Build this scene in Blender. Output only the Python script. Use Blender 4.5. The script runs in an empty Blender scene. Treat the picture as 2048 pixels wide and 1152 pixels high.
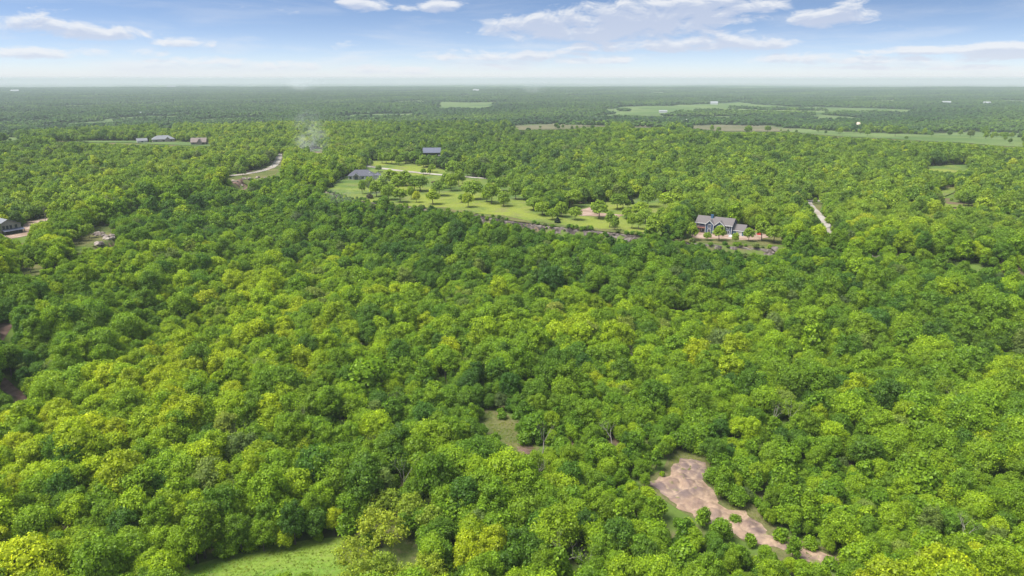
import bpy, math, random
import numpy as np
from mathutils import Vector, Matrix, geometry as mgeo

rng = np.random.default_rng(7)
random.seed(7)
S = bpy.context.scene
COL = S.collection
R = math.radians

# ------------------------------------------------------------------ camera
CAM_Z, PITCH, FPX = 95.0, R(17.1), 1365.0
cam = bpy.data.cameras.new('camera')
cam.sensor_width = 36.0
cam.lens = 36.0 * FPX / 2048.0
cam.clip_start = 1.0
cam.clip_end = 120000.0
cam_ob = bpy.data.objects.new('camera', cam)
cam_ob.location = (0, 0, CAM_Z)
cam_ob.rotation_euler = (math.pi / 2 - PITCH, 0, 0)
COL.objects.link(cam_ob)
S.camera = cam_ob

# ------------------------------------------------------------------ exposure, sun, sky
S.view_settings.view_transform = 'Standard'
S.view_settings.look = 'None'
S.view_settings.exposure = 1.50
S.view_settings.gamma = 1.0
S.view_settings.use_curve_mapping = False
cy = S.cycles
cy.max_bounces = 6
cy.diffuse_bounces = 4
cy.glossy_bounces = 2
cy.transmission_bounces = 3
cy.volume_bounces = 1
cy.transparent_max_bounces = 4
cy.use_denoising = True
cy.sample_clamp_indirect = 4.0
cy.volume_max_steps = 256

SUN_EL, SUN_AZ = R(60), R(-106)          # azimuth measured from +Y towards +X
sun = bpy.data.lights.new('sun', 'SUN')
sun.energy = 3.0
sun.angle = R(32)
sun.color = (1.0, 0.965, 0.90)
sun_ob = bpy.data.objects.new('sun', sun)
sd = Vector((math.cos(SUN_EL) * math.sin(SUN_AZ), math.cos(SUN_EL) * math.cos(SUN_AZ), math.sin(SUN_EL)))
sun_ob.rotation_euler = (-sd).to_track_quat('-Z', 'Y').to_euler()
sun_ob.location = sd * 500
COL.objects.link(sun_ob)


class NT:
    """small helper to write node trees as expressions"""
    def __init__(self, tree):
        self.t = tree
    def node(self, kind, **kw):
        n = self.t.nodes.new(kind)
        for k, v in kw.items():
            setattr(n, k, v)
        return n
    def put(self, sock, v):
        if hasattr(v, 'is_linked') or isinstance(v, bpy.types.NodeSocket):
            self.t.links.new(v, sock)
        else:
            sock.default_value = v
    def m(self, op, a, b=None, c=None, clamp=False):
        n = self.node('ShaderNodeMath', operation=op, use_clamp=clamp)
        self.put(n.inputs[0], a)
        if b is not None: self.put(n.inputs[1], b)
        if c is not None: self.put(n.inputs[2], c)
        return n.outputs[0]
    def ramp(self, v, lo, hi, a=0.0, b=1.0):
        n = self.node('ShaderNodeMapRange', interpolation_type='SMOOTHSTEP')
        self.put(n.inputs[0], v)
        self.put(n.inputs[1], lo); self.put(n.inputs[2], hi)
        self.put(n.inputs[3], a); self.put(n.inputs[4], b)
        return n.outputs[0]
    def mix(self, f, a, b, mode='MIX'):
        n = self.node('ShaderNodeMix', data_type='RGBA', blend_type=mode)
        self.put(n.inputs[0], f)
        self.put(n.inputs[6], a); self.put(n.inputs[7], b)
        return n.outputs[2]
    def noise(self, vec, scale, detail=3.0, rough=0.55, dist=0.0, dim='3D'):
        n = self.node('ShaderNodeTexNoise', noise_dimensions=dim)
        if vec is not None: self.put(n.inputs['Vector'], vec)
        n.inputs['Scale'].default_value = scale
        n.inputs['Detail'].default_value = detail
        n.inputs['Roughness'].default_value = rough
        n.inputs['Distortion'].default_value = dist
        return n.outputs[0]
    def xyz(self, x, y, z):
        n = self.node('ShaderNodeCombineXYZ')
        self.put(n.inputs[0], x); self.put(n.inputs[1], y); self.put(n.inputs[2], z)
        return n.outputs[0]


def px_dir(u, v):
    X, Y = (u - 1024.0) / FPX, (576.0 - v) / FPX
    d = np.stack([X * np.ones_like(Y), math.cos(PITCH) + Y * math.sin(PITCH), -math.sin(PITCH) + Y * math.cos(PITCH)], -1)
    return d / np.linalg.norm(d, axis=-1, keepdims=True)

def px_azel(u, v):
    d = px_dir(np.float64(u), np.float64(v))
    return math.degrees(math.atan2(d[0], d[1])), math.degrees(math.asin(d[2]))


def build_world():
    w = bpy.data.worlds.new('World')
    S.world = w
    w.use_nodes = True
    t = w.node_tree
    t.nodes.clear()
    N = NT(t)
    co = N.node('ShaderNodeTexCoord')
    sep = N.node('ShaderNodeSeparateXYZ')
    t.links.new(co.outputs['Generated'], sep.inputs[0])
    X, Y, Z = sep.outputs
    el = N.m('MULTIPLY', N.m('ARCSINE', Z), 57.29578)
    az = N.m('MULTIPLY', N.m('ARCTAN2', X, Y), 57.29578)
    # clear sky
    sky = N.node('ShaderNodeTexSky', sky_type='NISHITA')
    sky.sun_disc = False
    sky.sun_elevation = SUN_EL
    sky.sun_rotation = SUN_AZ
    sky.air_density = 1.0
    sky.dust_density = 0.6
    sky.ozone_density = 2.5
    zz = N.m('MULTIPLY_ADD', N.m('MAXIMUM', Z, 0.0), 4.2, 0.02)
    nv = N.node('ShaderNodeVectorMath', operation='NORMALIZE')
    t.links.new(N.xyz(X, Y, zz), nv.inputs[0])
    t.links.new(nv.outputs[0], sky.inputs[0])
    hs = N.node('ShaderNodeHueSaturation')
    hs.inputs['Saturation'].default_value = 1.05
    hs.inputs['Value'].default_value = 1.0
    t.links.new(sky.outputs[0], hs.inputs['Color'])
    clear = hs.outputs[0]

    # cloud cover as a function of direction (azimuth, elevation in degrees)
    g = bpy.data.node_groups.new('cloud_cover', 'ShaderNodeTree')
    g.interface.new_socket('az', in_out='INPUT', socket_type='NodeSocketFloat')
    g.interface.new_socket('el', in_out='INPUT', socket_type='NodeSocketFloat')
    g.interface.new_socket('cover', in_out='OUTPUT', socket_type='NodeSocketFloat')
    G = NT(g)
    gi = G.node('NodeGroupInput'); go = G.node('NodeGroupOutput')
    a, e = gi.outputs[0], gi.outputs[1]
    # (px centre, px half sizes, strength) of the clouds in view
    clouds = [(70, 52, 110, 17, .9), (185, 66, 95, 15, .9), (70, 106, 110, 11, .75), (290, 106, 34, 9, .75), (372, 88, 50, 9, .6),
              (560, 133, 90, 7, .5), (390, 124, 80, 7, .5), (728, 11, 46, 13, 1.), (878, 14, 42, 12, 1.), (815, 17, 22, 7, .7),
              (1130, 52, 130, 26, 1.), (1270, 38, 200, 27, 1.1), (1215, 60, 210, 27, 1.1), (1300, 92, 150, 13, .9), (1440, 88, 120, 17, 1.),
              (1475, 43, 34, 9, .9), (1390, 7, 150, 13, 1.), (1520, 14, 60, 14, .9), (1660, 36, 92, 18, 1.), (1700, 14, 40, 14, .8),
              (1010, 112, 130, 10, .75), (1190, 121, 75, 7, .7), (1600, 120, 95, 11, .75), (1760, 121, 170, 9, .8), (1890, 102, 160, 9, 1.1),
              (2030, 104, 120, 18, 1.5), (1960, 136, 120, 5, .6), (770, 141, 75, 8, .55), (980, 136, 60, 6, .5), (1730, 136, 120, 5, .5),
              (2200, 90, 150, 30, 1.), (-120, 60, 90, 18, .9), (-200, 110, 120, 14, .8)]
    f = None
    for (cx, cyy, hw, hh, st) in clouds:
        a0, e0 = px_azel(cx, cyy)
        a1, _ = px_azel(cx + hw * 1.18, cyy); _, e1 = px_azel(cx, cyy - hh * 1.22)
        da = G.m('DIVIDE', G.m('SUBTRACT', a, a0), a1 - a0)
        de = G.m('DIVIDE', G.m('SUBTRACT', e, e0), e1 - e0)
        # flat base: the lower half falls off faster
        de = G.m('MAXIMUM', de, G.m('MULTIPLY', de, -1.35))
        q = G.m('ADD', G.m('MULTIPLY', da, da), G.m('MULTIPLY', de, de))
        v = G.m('MULTIPLY', G.m('SUBTRACT', 1.0, G.m('MINIMUM', q, 3.0)), st)
        f = v if f is None else G.m('MAXIMUM', f, v)
    vec = G.xyz(G.m('MULTIPLY', a, 0.42), G.m('MULTIPLY', e, 1.15), 3.7)
    n1 = G.noise(vec, 1.0, 7.0, 0.62, 0.5)
    vec2 = G.xyz(G.m('MULTIPLY', a, 0.10), G.m('MULTIPLY', e, 0.75), 9.1)
    n2 = G.noise(vec2, 1.0, 5.0, 0.6, 0.3)
    c1 = G.ramp(G.m('MULTIPLY_ADD', G.m('SUBTRACT', n1, 0.52), 4.6, f), -0.65, 0.72)
    # thin streaks everywhere low, open field of cloud above the frame
    lowb = G.m('MULTIPLY', G.ramp(n2, 0.42, 0.74), G.ramp(e, 0.6, 4.2, 0.75, 0.22))
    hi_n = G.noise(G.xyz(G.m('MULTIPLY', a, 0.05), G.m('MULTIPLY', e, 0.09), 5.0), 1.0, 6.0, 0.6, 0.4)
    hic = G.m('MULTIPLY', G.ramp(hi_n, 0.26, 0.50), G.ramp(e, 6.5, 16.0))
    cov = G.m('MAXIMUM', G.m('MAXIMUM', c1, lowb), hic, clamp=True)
    g.links.new(cov, go.inputs[0])

    def cover(elv):
        n = N.node('ShaderNodeGroup'); n.node_tree = g
        t.links.new(az, n.inputs[0]); t.links.new(elv, n.inputs[1])
        return n.outputs[0]
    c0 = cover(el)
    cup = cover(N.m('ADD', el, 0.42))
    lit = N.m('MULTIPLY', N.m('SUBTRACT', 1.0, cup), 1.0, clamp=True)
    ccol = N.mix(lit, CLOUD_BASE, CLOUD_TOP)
    up = N.ramp(el, 5.0, 40.0, 1.0, 1.5)  # unseen cloud overhead, brightened with elevation to add light on the woods
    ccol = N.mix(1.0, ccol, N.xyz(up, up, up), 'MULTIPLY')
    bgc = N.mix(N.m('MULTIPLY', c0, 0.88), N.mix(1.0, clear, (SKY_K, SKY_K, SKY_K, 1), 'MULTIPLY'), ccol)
    # white air low over the horizon
    hz = N.m('POWER', 2.71828, N.m('MULTIPLY', N.m('MAXIMUM', el, 0.0), -1.0 / 2.1))
    bgc = N.mix(N.m('MULTIPLY', hz, 0.95), bgc, HORIZON_COL)
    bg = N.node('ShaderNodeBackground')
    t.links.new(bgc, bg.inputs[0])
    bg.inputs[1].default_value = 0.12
    out = N.node('ShaderNodeOutputWorld')
    t.links.new(bg.outputs[0], out.inputs[0])

# values below are radiances before the 0.12 world strength
SKY_K = 0.51
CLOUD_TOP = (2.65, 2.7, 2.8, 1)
CLOUD_BASE = (1.6, 1.83, 2.35, 1)
HORIZON_COL = (2.45, 2.55, 2.7, 1)
build_world()


# ------------------------------------------------------------------ mesh helpers
def obj(name, me, parent=None, loc=None):
    o = bpy.data.objects.new(name, me)
    COL.objects.link(o)
    if parent is not None:
        o.parent = parent
    if loc is not None:
        o.location = loc
    return o

def mesh(name, verts, faces, mats=(), smooth=False, mat_idx=None, attrs=None):
    me = bpy.data.meshes.new(name)
    me.from_pydata([tuple(v) for v in verts] if not isinstance(verts, np.ndarray) else verts.tolist(), [], faces if isinstance(faces, list) else faces.tolist())
    for m_ in mats:
        me.materials.append(m_)
    if mat_idx is not None:
        me.polygons.foreach_set('material_index', np.asarray(mat_idx, dtype=np.int32))
    if smooth:
        me.polygons.foreach_set('use_smooth', np.ones(len(me.polygons), dtype=bool))
    for k, (dom, arr) in (attrs or {}).items():
        at = me.attributes.new(k, 'FLOAT', dom)
        at.data.foreach_set('value', np.asarray(arr, dtype=np.float32))
    me.update()
    return me

class MB:
    """collects simple solids into one mesh"""
    def __init__(self):
        self.v, self.f = [], []
    def add(self, vs, fs):
        k = len(self.v)
        self.v += [tuple(p) for p in vs]
        self.f += [tuple(i + k for i in f) for f in fs]
        return self
    def box(self, x0, x1, y0, y1, z0, z1):
        return self.add([(x0, y0, z0), (x1, y0, z0), (x1, y1, z0), (x0, y1, z0), (x0, y0, z1), (x1, y0, z1), (x1, y1, z1), (x0, y1, z1)],
                        [(0, 3, 2, 1), (4, 5, 6, 7), (0, 1, 5, 4), (1, 2, 6, 5), (2, 3, 7, 6), (3, 0, 4, 7)])
    def slab(self, pts, th):
        """thick sheet from a planar loop, thickened downwards along its normal"""
        P = [Vector(p) for p in pts]
        n = (P[1] - P[0]).cross(P[2] - P[0]).normalized()
        if n.z < 0: n = -n; P.reverse()
        k = len(P)
        Q = [p - n * th for p in P]
        return self.add(P + Q, [tuple(range(k)), tuple(range(2 * k - 1, k - 1, -1))] + [(i, i + k, (i + 1) % k + k, (i + 1) % k) for i in range(k)])
    def tube(self, p0, p1, r0, r1, n=6):
        p0, p1 = Vector(p0), Vector(p1)
        d = (p1 - p0).normalized()
        a = d.orthogonal().normalized(); b = d.cross(a)
        vs = [p0 + (a * math.cos(i * 2 * math.pi / n) + b * math.sin(i * 2 * math.pi / n)) * r0 for i in range(n)]
        vs += [p1 + (a * math.cos(i * 2 * math.pi / n) + b * math.sin(i * 2 * math.pi / n)) * r1 for i in range(n)]
        return self.add(vs, [(i, (i + 1) % n, (i + 1) % n + n, i + n) for i in range(n)] + [tuple(range(2 * n - 1, n - 1, -1))])
    def me(self, name, mat, smooth=False):
        return mesh(name, self.v, self.f, [mat] if mat else [], smooth)
    def build(self, name, mat, parent=None, smooth=False):
        return obj(name, self.me(name, mat, smooth), parent)

def thing(name, label, cat, loc=(0, 0, 0), rz=0.0, group=None):
    o = bpy.data.objects.new(name, None)
    o.empty_display_size = 0.5
    o.location = loc
    o.rotation_euler = (0, 0, rz)
    COL.objects.link(o)
    o['label'] = label; o['category'] = cat
    if group: o['group'] = group
    return o

def struct(o):
    o['kind'] = 'structure'; return o

def stuff(o):
    o['kind'] = 'stuff'; return o


# ------------------------------------------------------------------ materials
def new_mat(name):
    m = bpy.data.materials.new(name)
    m.use_nodes = True
    m.node_tree.nodes.clear()
    N = NT(m.node_tree)
    out = N.node('ShaderNodeOutputMaterial')
    return m, N, out

def plain_mat(name, col, rough=0.7, var=0.12, scale=1.5, metal=0.0, streak=None):
    m, N, out = new_mat(name)
    tc = N.node('ShaderNodeTexCoord')
    vec = tc.outputs['Object']
    if streak:
        mp = N.node('ShaderNodeMapping'); mp.inputs['Scale'].default_value = streak
        N.put(mp.inputs[0], vec); vec = mp.outputs[0]
    n = N.noise(vec, scale, 5.0, 0.6)
    f = N.m('MULTIPLY_ADD', N.m('SUBTRACT', n, 0.5), 2.0 * var * 2, 1.0)
    c = N.mix(1.0, (*col, 1), N.xyz(f, f, f), 'MULTIPLY')
    p = N.node('ShaderNodeBsdfPrincipled')
    N.put(p.inputs['Base Color'], c)
    p.inputs['Roughness'].default_value = rough
    p.inputs['Metallic'].default_value = metal
    N.put(out.inputs[0], p.outputs[0])
    return m

def leaf_mat(name):
    """foliage; the hue of each tree comes from its own 'tint', each leaf spray varies a little"""
    m, N, out = new_mat(name)
    at = N.node('ShaderNodeAttribute', attribute_type='INSTANCER', attribute_name='tint')
    lv = N.node('ShaderNodeAttribute', attribute_type='GEOMETRY', attribute_name='leaf_tone')
    tone = lv.outputs['Fac']
    k = N.m('MULTIPLY_ADD', tone, 1.1, 0.50)
    base = N.mix(1.0, at.outputs['Color'], N.xyz(k, k, k), 'MULTIPLY')
    warm = N.mix(1.0, base, (1.27, 1.08, 0.75, 1), 'MULTIPLY')
    col = N.mix(N.ramp(tone, 0.55, 1.0), base, warm)
    d = N.node('ShaderNodeBsdfDiffuse'); N.put(d.inputs[0], col)
    tr = N.node('ShaderNodeBsdfTranslucent'); N.put(tr.inputs[0], N.mix(1.0, col, (1.15, 1.1, 0.6, 1), 'MULTIPLY'))
    mx = N.node('ShaderNodeMixShader'); mx.inputs[0].default_value = 0.40
    N.put(mx.inputs[1], d.outputs[0]); N.put(mx.inputs[2], tr.outputs[0])
    gl = N.node('ShaderNodeBsdfGlossy'); gl.inputs['Roughness'].default_value = 0.5
    gl.inputs[0].default_value = (1, 1, 1, 1)
    m2 = N.node('ShaderNodeMixShader'); m2.inputs[0].default_value = 0.012
    N.put(m2.inputs[1], mx.outputs[0]); N.put(m2.inputs[2], gl.outputs[0])
    N.put(out.inputs[0], m2.outputs[0])
    return m

M_LEAF = leaf_mat('foliage')
M_BARK = plain_mat('bark', (0.095, 0.075, 0.062), 0.9, 0.3, 3.0)
M_DEAD = plain_mat('dead_wood', (0.27, 0.235, 0.205), 0.9, 0.25, 3.0)
M_TWIG = plain_mat('twigs', (0.27, 0.235, 0.205), 0.9, 0.25, 3.0)


# ------------------------------------------------------------------ terrain
PLAT = 20.0

def waves(x, y, L, seed, n=7):
    r = np.random.default_rng(seed)
    z = np.zeros_like(np.asarray(x, dtype=float))
    for i in range(n):
        a = r.uniform(0, 2 * math.pi); k = 2 * math.pi / (L * r.uniform(0.55, 1.7))
        z = z + np.sin((x * math.cos(a) + y * math.sin(a)) * k + r.uniform(0, 6.28)) * r.uniform(0.6, 1.0)
    return z / math.sqrt(n) * 1.1

def sstep(a, b, x):
    t = np.clip((x - a) / (b - a), 0, 1)
    return t * t * (3 - 2 * t)

EDGE_PX = [(-420, 700), (-200, 640), (0, 585), (60, 560), (120, 530), (170, 505), (208, 486), (232, 468), (226, 448), (262, 424), (330, 400), (410, 383), (470, 368),
           (490, 358), (545, 356), (600, 364), (650, 384), (700, 398), (760, 408), (830, 415), (900, 424), (960, 432), (1010, 441), (1080, 450),
           (1150, 459), (1210, 464), (1270, 471), (1330, 478), (1400, 488), (1470, 494), (1540, 499), (1620, 504), (1700, 510), (1760, 514),
           (1850, 522), (1940, 530), (2048, 541), (2250, 565), (2500, 600)]

def px_plane(u, v, z):
    d = px_dir(np.asarray(u, float), np.asarray(v, float))
    t = (z - CAM_Z) / d[..., 2]
    return d[..., 0] * t, d[..., 1] * t

_ex, _ey = px_plane([p[0] for p in EDGE_PX], [p[1] for p in EDGE_PX], PLAT)
EDGE = np.stack([_ex, _ey], 1)
POLY = np.concatenate([[(-60000, EDGE[0, 1] - 40)], EDGE, [(60000, EDGE[-1, 1] + 40)], [(60000, 90000)], [(-60000, 90000)]])

def in_poly(x, y, P):
    x = np.asarray(x, float); y = np.asarray(y, float)
    c = np.zeros(x.shape, bool)
    j = len(P) - 1
    for i in range(len(P)):
        xi, yi = P[i]; xj, yj = P[j]
        if yi != yj:
            c ^= ((yi > y) != (yj > y)) & (x < (xj - xi) * (y - yi) / (yj - yi) + xi)
        j = i
    return c

def edge_sd(x, y):
    """signed distance to the escarpment edge, positive on the plateau"""
    x = np.asarray(x, float); y = np.asarray(y, float)
    d2 = np.full(x.shape, 1e18)
    L = POLY[:len(EDGE) + 2]
    for i in range(len(L) - 1):
        ax, ay = L[i]; bx, by = L[i + 1]
        dx, dy = bx - ax, by - ay
        t = np.clip(((x - ax) * dx + (y - ay) * dy) / (dx * dx + dy * dy), 0, 1)
        d2 = np.minimum(d2, (x - ax - t * dx) ** 2 + (y - ay - t * dy) ** 2)
    return np.sqrt(d2) * np.where(in_poly(x, y, POLY), 1.0, -1.0)

def H(x, y):
    x = np.asarray(x, float); y = np.asarray(y, float)
    s = edge_sd(x, y) + waves(x, y, 22, 5) * 1.0
    r = np.hypot(x, y)
    z = PLAT + waves(x, y, 140, 1) * 0.7 * sstep(0, 40, s)
    z = z - 4.2 * sstep(0.5, -2.5, s) - 15.0 * sstep(-1, -80, s)
    z = z + waves(x, y, 75, 2) * 1.7 * sstep(-15, -70, s)
    z = z + waves(x, y, 420, 9) * 2.0 * sstep(60, 300, s)
    z = z - 30.0 * sstep(900, 1800, r)
    z = z + waves(x, y, 2600, 3) * 6.0 * sstep(1500, 4000, r)
    return z

def ground_at(u, v):
    """points of the terrain along the given lines of sight"""
    u = np.atleast_1d(np.asarray(u, float)); v = np.atleast_1d(np.asarray(v, float))
    d = px_dir(u, v)
    ts = np.geomspace(70, 60000, 420)
    px = d[:, None, 0] * ts; py = d[:, None, 1] * ts; pz = CAM_Z + d[:, None, 2] * ts
    below = pz < H(px, py)
    i = np.argmax(below, 1)
    i[~below.any(1)] = len(ts) - 1
    lo = ts[np.maximum(i - 1, 0)]; hi = ts[i]
    for _ in range(16):
        mid = (lo + hi) / 2
        b = CAM_Z + d[:, 2] * mid < H(d[:, 0] * mid, d[:, 1] * mid)
        hi = np.where(b, mid, hi); lo = np.where(b, lo, mid)
    return np.stack([d[:, 0] * hi, d[:, 1] * hi, CAM_Z + d[:, 2] * hi], 1)

def project(x, y, z):
    zc = y * math.cos(PITCH) - (z - CAM_Z) * math.sin(PITCH)
    yc = y * math.sin(PITCH) + (z - CAM_Z) * math.cos(PITCH)
    zc = np.maximum(zc, 1e-3)
    return 1024 + FPX * x / zc, 576 - FPX * yc / zc, zc

def openness(x, y):
    """natural pastures of the far plain: 0 wooded, 1 open"""
    r = np.hypot(x, y)
    n = waves(x, y * 0.8, 900, 21, 9) + 0.6 * waves(x, y, 330, 22, 7)
    return sstep(.62, .80, n) * sstep(1500, 2300, r)

def build_terrain():
    r1 = np.geomspace(25, 800, 330)
    r2 = np.geomspace(800, 60000, 150)[1:]
    rr = np.concatenate([[2.0], r1, r2])
    az = np.concatenate([np.arange(-180, -50, 5.0), np.arange(-50, 50, 0.25), np.arange(50, 180, 5.0)])
    A, Rr = np.meshgrid(np.radians(az), rr)
    x, y = Rr * np.sin(A), Rr * np.cos(A)
    z = H(x, y)
    nr, na = x.shape
    i, j = np.meshgrid(np.arange(nr - 1), np.arange(na), indexing='ij')
    j2 = (j + 1) % na
    F = np.stack([i * na + j, i * na + j2, (i + 1) * na + j2, (i + 1) * na + j], -1).reshape(-1, 4)[:, ::-1]
    V = np.stack([x, y, z], -1).reshape(-1, 3)
    m, N, out = new_mat('forest_floor')
    geo = N.node('ShaderNodeNewGeometry')
    P = geo.outputs['Position']
    n1 = N.noise(P, 0.06, 5, 0.6); n2 = N.noise(P, 0.9, 5, 0.65); n3 = N.noise(P, 0.004, 6, 0.65); n4 = N.noise(P, 0.0011, 4, 0.6)
    litter = N.mix(n2, (0.085, 0.055, 0.040, 1), (0.17, 0.12, 0.085, 1))
    green = N.mix(n2, (0.05, 0.085, 0.018, 1), (0.12, 0.17, 0.035, 1))
    near = N.mix(N.ramp(n1, 0.36, 0.55), litter, green)
    fa = N.node('ShaderNodeAttribute', attribute_name='far')
    op = N.node('ShaderNodeAttribute', attribute_name='open')
    canopy = N.mix(N.ramp(n3, 0.35, 0.68), (0.022, 0.048, 0.020, 1), (0.060, 0.100, 0.035, 1))
    canopy = N.mix(N.m('MULTIPLY', N.ramp(n4, 0.57, 0.66), 0.7), canopy, (0.085, 0.125, 0.05, 1))
    past = N.mix(n1, (0.07, 0.12, 0.038, 1), (0.125, 0.15, 0.06, 1))
    c = N.mix(fa.outputs['Fac'], near, canopy)
    c = N.mix(op.outputs['Fac'], c, past)
    d = N.node('ShaderNodeBsdfDiffuse'); N.put(d.inputs[0], c)
    N.put(out.inputs[0], d.outputs[0])
    r = np.hypot(V[:, 0], V[:, 1])
    me = mesh('ground', V, F, [m], True, attrs={'far': ('POINT', sstep(900, 2200, r)), 'open': ('POINT', openness(V[:, 0], V[:, 1]))})
    struct(obj('ground', me))

build_terrain()


def sheet(name, px_poly, mat, lift, step, expand=0.0, relief=None, wobble=0.0, world=None):
    """a sheet of ground lying on the terrain inside an outline"""
    if world is None:
        g = ground_at([p[0] for p in px_poly], [p[1] for p in px_poly])
        P = g[:, :2]
    else:
        P = np.asarray(world, float)
    # resample outline
    Q = []
    for i in range(len(P)):
        a, b = P[i], P[(i + 1) % len(P)]
        k = max(1, int(np.linalg.norm(b - a) / (step * 1.3)))
        for q in range(k):
            Q.append(a + (b - a) * q / k)
    Q = np.array(Q)
    if wobble:
        c = Q.mean(0)
        n = waves(Q[:, 0], Q[:, 1], step * 7, 77)
        Q = Q + (Q - c) / np.maximum(np.linalg.norm(Q - c, axis=1, keepdims=True), 1e-6) * (n * wobble)[:, None]
    if expand:
        c = Q.mean(0)
        Q = Q + (Q - c) / np.linalg.norm(Q - c, axis=1, keepdims=True) * expand
    x0, y0 = Q.min(0); x1, y1 = Q.max(0)
    gx, gy = np.meshgrid(np.arange(x0, x1, step), np.arange(y0, y1, step))
    gx = gx.ravel() + rng.uniform(-.3, .3, gx.size) * step; gy = gy.ravel() + rng.uniform(-.3, .3, gy.size) * step
    k = in_poly(gx, gy, Q)
    pts = np.concatenate([Q, np.stack([gx[k], gy[k]], 1)])
    nq = len(Q)
    vs, es, fs, *_ = mgeo.delaunay_2d_cdt([Vector(p) for p in pts], [(i, (i + 1) % nq) for i in range(nq)], [], 1, 1e-4)
    V = np.array([(v.x, v.y) for v in vs])
    z = H(V[:, 0], V[:, 1]) + lift
    if relief is not None:
        d = np.full(len(V), 1e9)
        for i in range(nq):
            d = np.minimum(d, np.hypot(V[:, 0] - Q[i, 0], V[:, 1] - Q[i, 1]))
        z = z + relief(V[:, 0], V[:, 1]) * sstep(0, 3, d)
    F = [tuple(f) if len(f) == 3 else tuple(f) for f in fs]
    # face up
    out = []
    for f in F:
        a, b, c = V[f[0]], V[f[1]], V[f[2]]
        if (b[0] - a[0]) * (c[1] - a[1]) - (b[1] - a[1]) * (c[0] - a[0]) < 0: f = f[::-1]
        out.append(f)
    me = mesh(name, np.column_stack([V, z]), out, [mat], True)
    return struct(obj(name, me))

def grass_mat(name, c0, c1, c2, s1=0.05, s2=0.9):
    m, N, out = new_mat(name)
    geo = N.node('ShaderNodeNewGeometry'); P = geo.outputs['Position']
    n1 = N.noise(P, s1, 5, 0.6, 0.3); n2 = N.noise(P, s2, 6, 0.7); n3 = N.noise(P, 3.5, 3, 0.7)
    c = N.mix(N.ramp(n1, 0.36, 0.64), (*c0, 1), (*c1, 1))
    c = N.mix(N.m('MULTIPLY', N.ramp(n2, 0.50, 0.72), 0.75), c, (*c2, 1))
    k = N.m('MULTIPLY_ADD', N.noise(P, 1.3, 4, 0.75), 1.3, 0.36)
    c = N.mix(1.0, c, N.xyz(k, k, k), 'MULTIPLY')
    d = N.node('ShaderNodeBsdfDiffuse'); N.put(d.inputs[0], c)
    b = N.node('ShaderNodeBump'); b.inputs['Strength'].default_value = 0.6; b.inputs['Distance'].default_value = 0.3
    N.put(b.inputs['Height'], N.m('ADD', n2, n3)); N.put(d.inputs['Normal'], b.outputs[0])
    N.put(out.inputs[0], d.outputs[0])
    return m

def dirt_mat(name, c0, c1, c2, s=0.25, wash=None):
    m, N, out = new_mat(name)
    geo = N.node('ShaderNodeNewGeometry'); P = geo.outputs['Position']
    n1 = N.noise(P, s, 6, 0.62, 0.6); n2 = N.noise(P, s * 5, 6, 0.7); n3 = N.noise(P, s * 0.45, 3, 0.5)
    c = N.mix(N.ramp(n1, 0.38, 0.62), (*c0, 1), (*c1, 1))
    c = N.mix(N.m('MULTIPLY', N.ramp(n3, 0.46, 0.6), 0.8), c, (*c2, 1))
    if wash:
        w = N.node('ShaderNodeAttribute', attribute_name=wash)
        c = N.mix(N.m('MULTIPLY', w.outputs['Fac'], 0.75), c, (0.37, 0.27, 0.185, 1))
        c = N.mix(N.m('MULTIPLY', N.ramp(N.noise(P, 0.33, 3, 0.6), 0.62, 0.72), 0.8), c, (0.13, 0.15, 0.04, 1))
    k = N.m('MULTIPLY_ADD', n2, 0.8, 0.6)
    c = N.mix(1.0, c, N.xyz(k, k, k), 'MULTIPLY')
    d = N.node('ShaderNodeBsdfDiffuse'); N.put(d.inputs[0], c)
    b = N.node('ShaderNodeBump'); b.inputs['Strength'].default_value = 0.7; b.inputs['Distance'].default_value = 0.3
    N.put(b.inputs['Height'], n2); N.put(d.inputs['Normal'], b.outputs[0])
    N.put(out.inputs[0], d.outputs[0])
    return m

M_MEADOW = grass_mat('meadow_grass', (0.105, 0.19, 0.028), (0.16, 0.225, 0.036), (0.18, 0.195, 0.06))
M_LAWN = grass_mat('lawn_grass', (0.075, 0.12, 0.032), (0.165, 0.195, 0.036), (0.15, 0.135, 0.07), 0.03, 0.09)
M_ROUGH = grass_mat('rough_grass', (0.07, 0.095, 0.026), (0.125, 0.12, 0.048), (0.15, 0.125, 0.07), 0.06, 0.5)
M_PAST = grass_mat('pasture_grass', (0.07, 0.115, 0.038), (0.12, 0.16, 0.058), (0.075, 0.10, 0.04), 0.006, 0.03)
M_BROWNP = grass_mat('dry_pasture_grass', (0.095, 0.10, 0.052), (0.14, 0.125, 0.08), (0.085, 0.10, 0.045), 0.008, 0.03)
M_GULLY = dirt_mat('eroded_soil', (0.15, 0.102, 0.086), (0.26, 0.18, 0.125), (0.12, 0.09, 0.088), 0.16, 'wash')
M_DIRT = dirt_mat('yard_soil', (0.25, 0.175, 0.13), (0.33, 0.25, 0.20), (0.20, 0.14, 0.10))
M_ROAD = dirt_mat('gravel', (0.27, 0.245, 0.21), (0.34, 0.315, 0.28), (0.24, 0.205, 0.17), 0.15)
M_SCAR = dirt_mat('red_soil', (0.13, 0.085, 0.068), (0.20, 0.135, 0.105), (0.085, 0.055, 0.045), 0.3)
M_ROCK = dirt_mat('sandstone', (0.085, 0.068, 0.060), (0.20, 0.17, 0.15), (0.04, 0.034, 0.033), 0.35)

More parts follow.
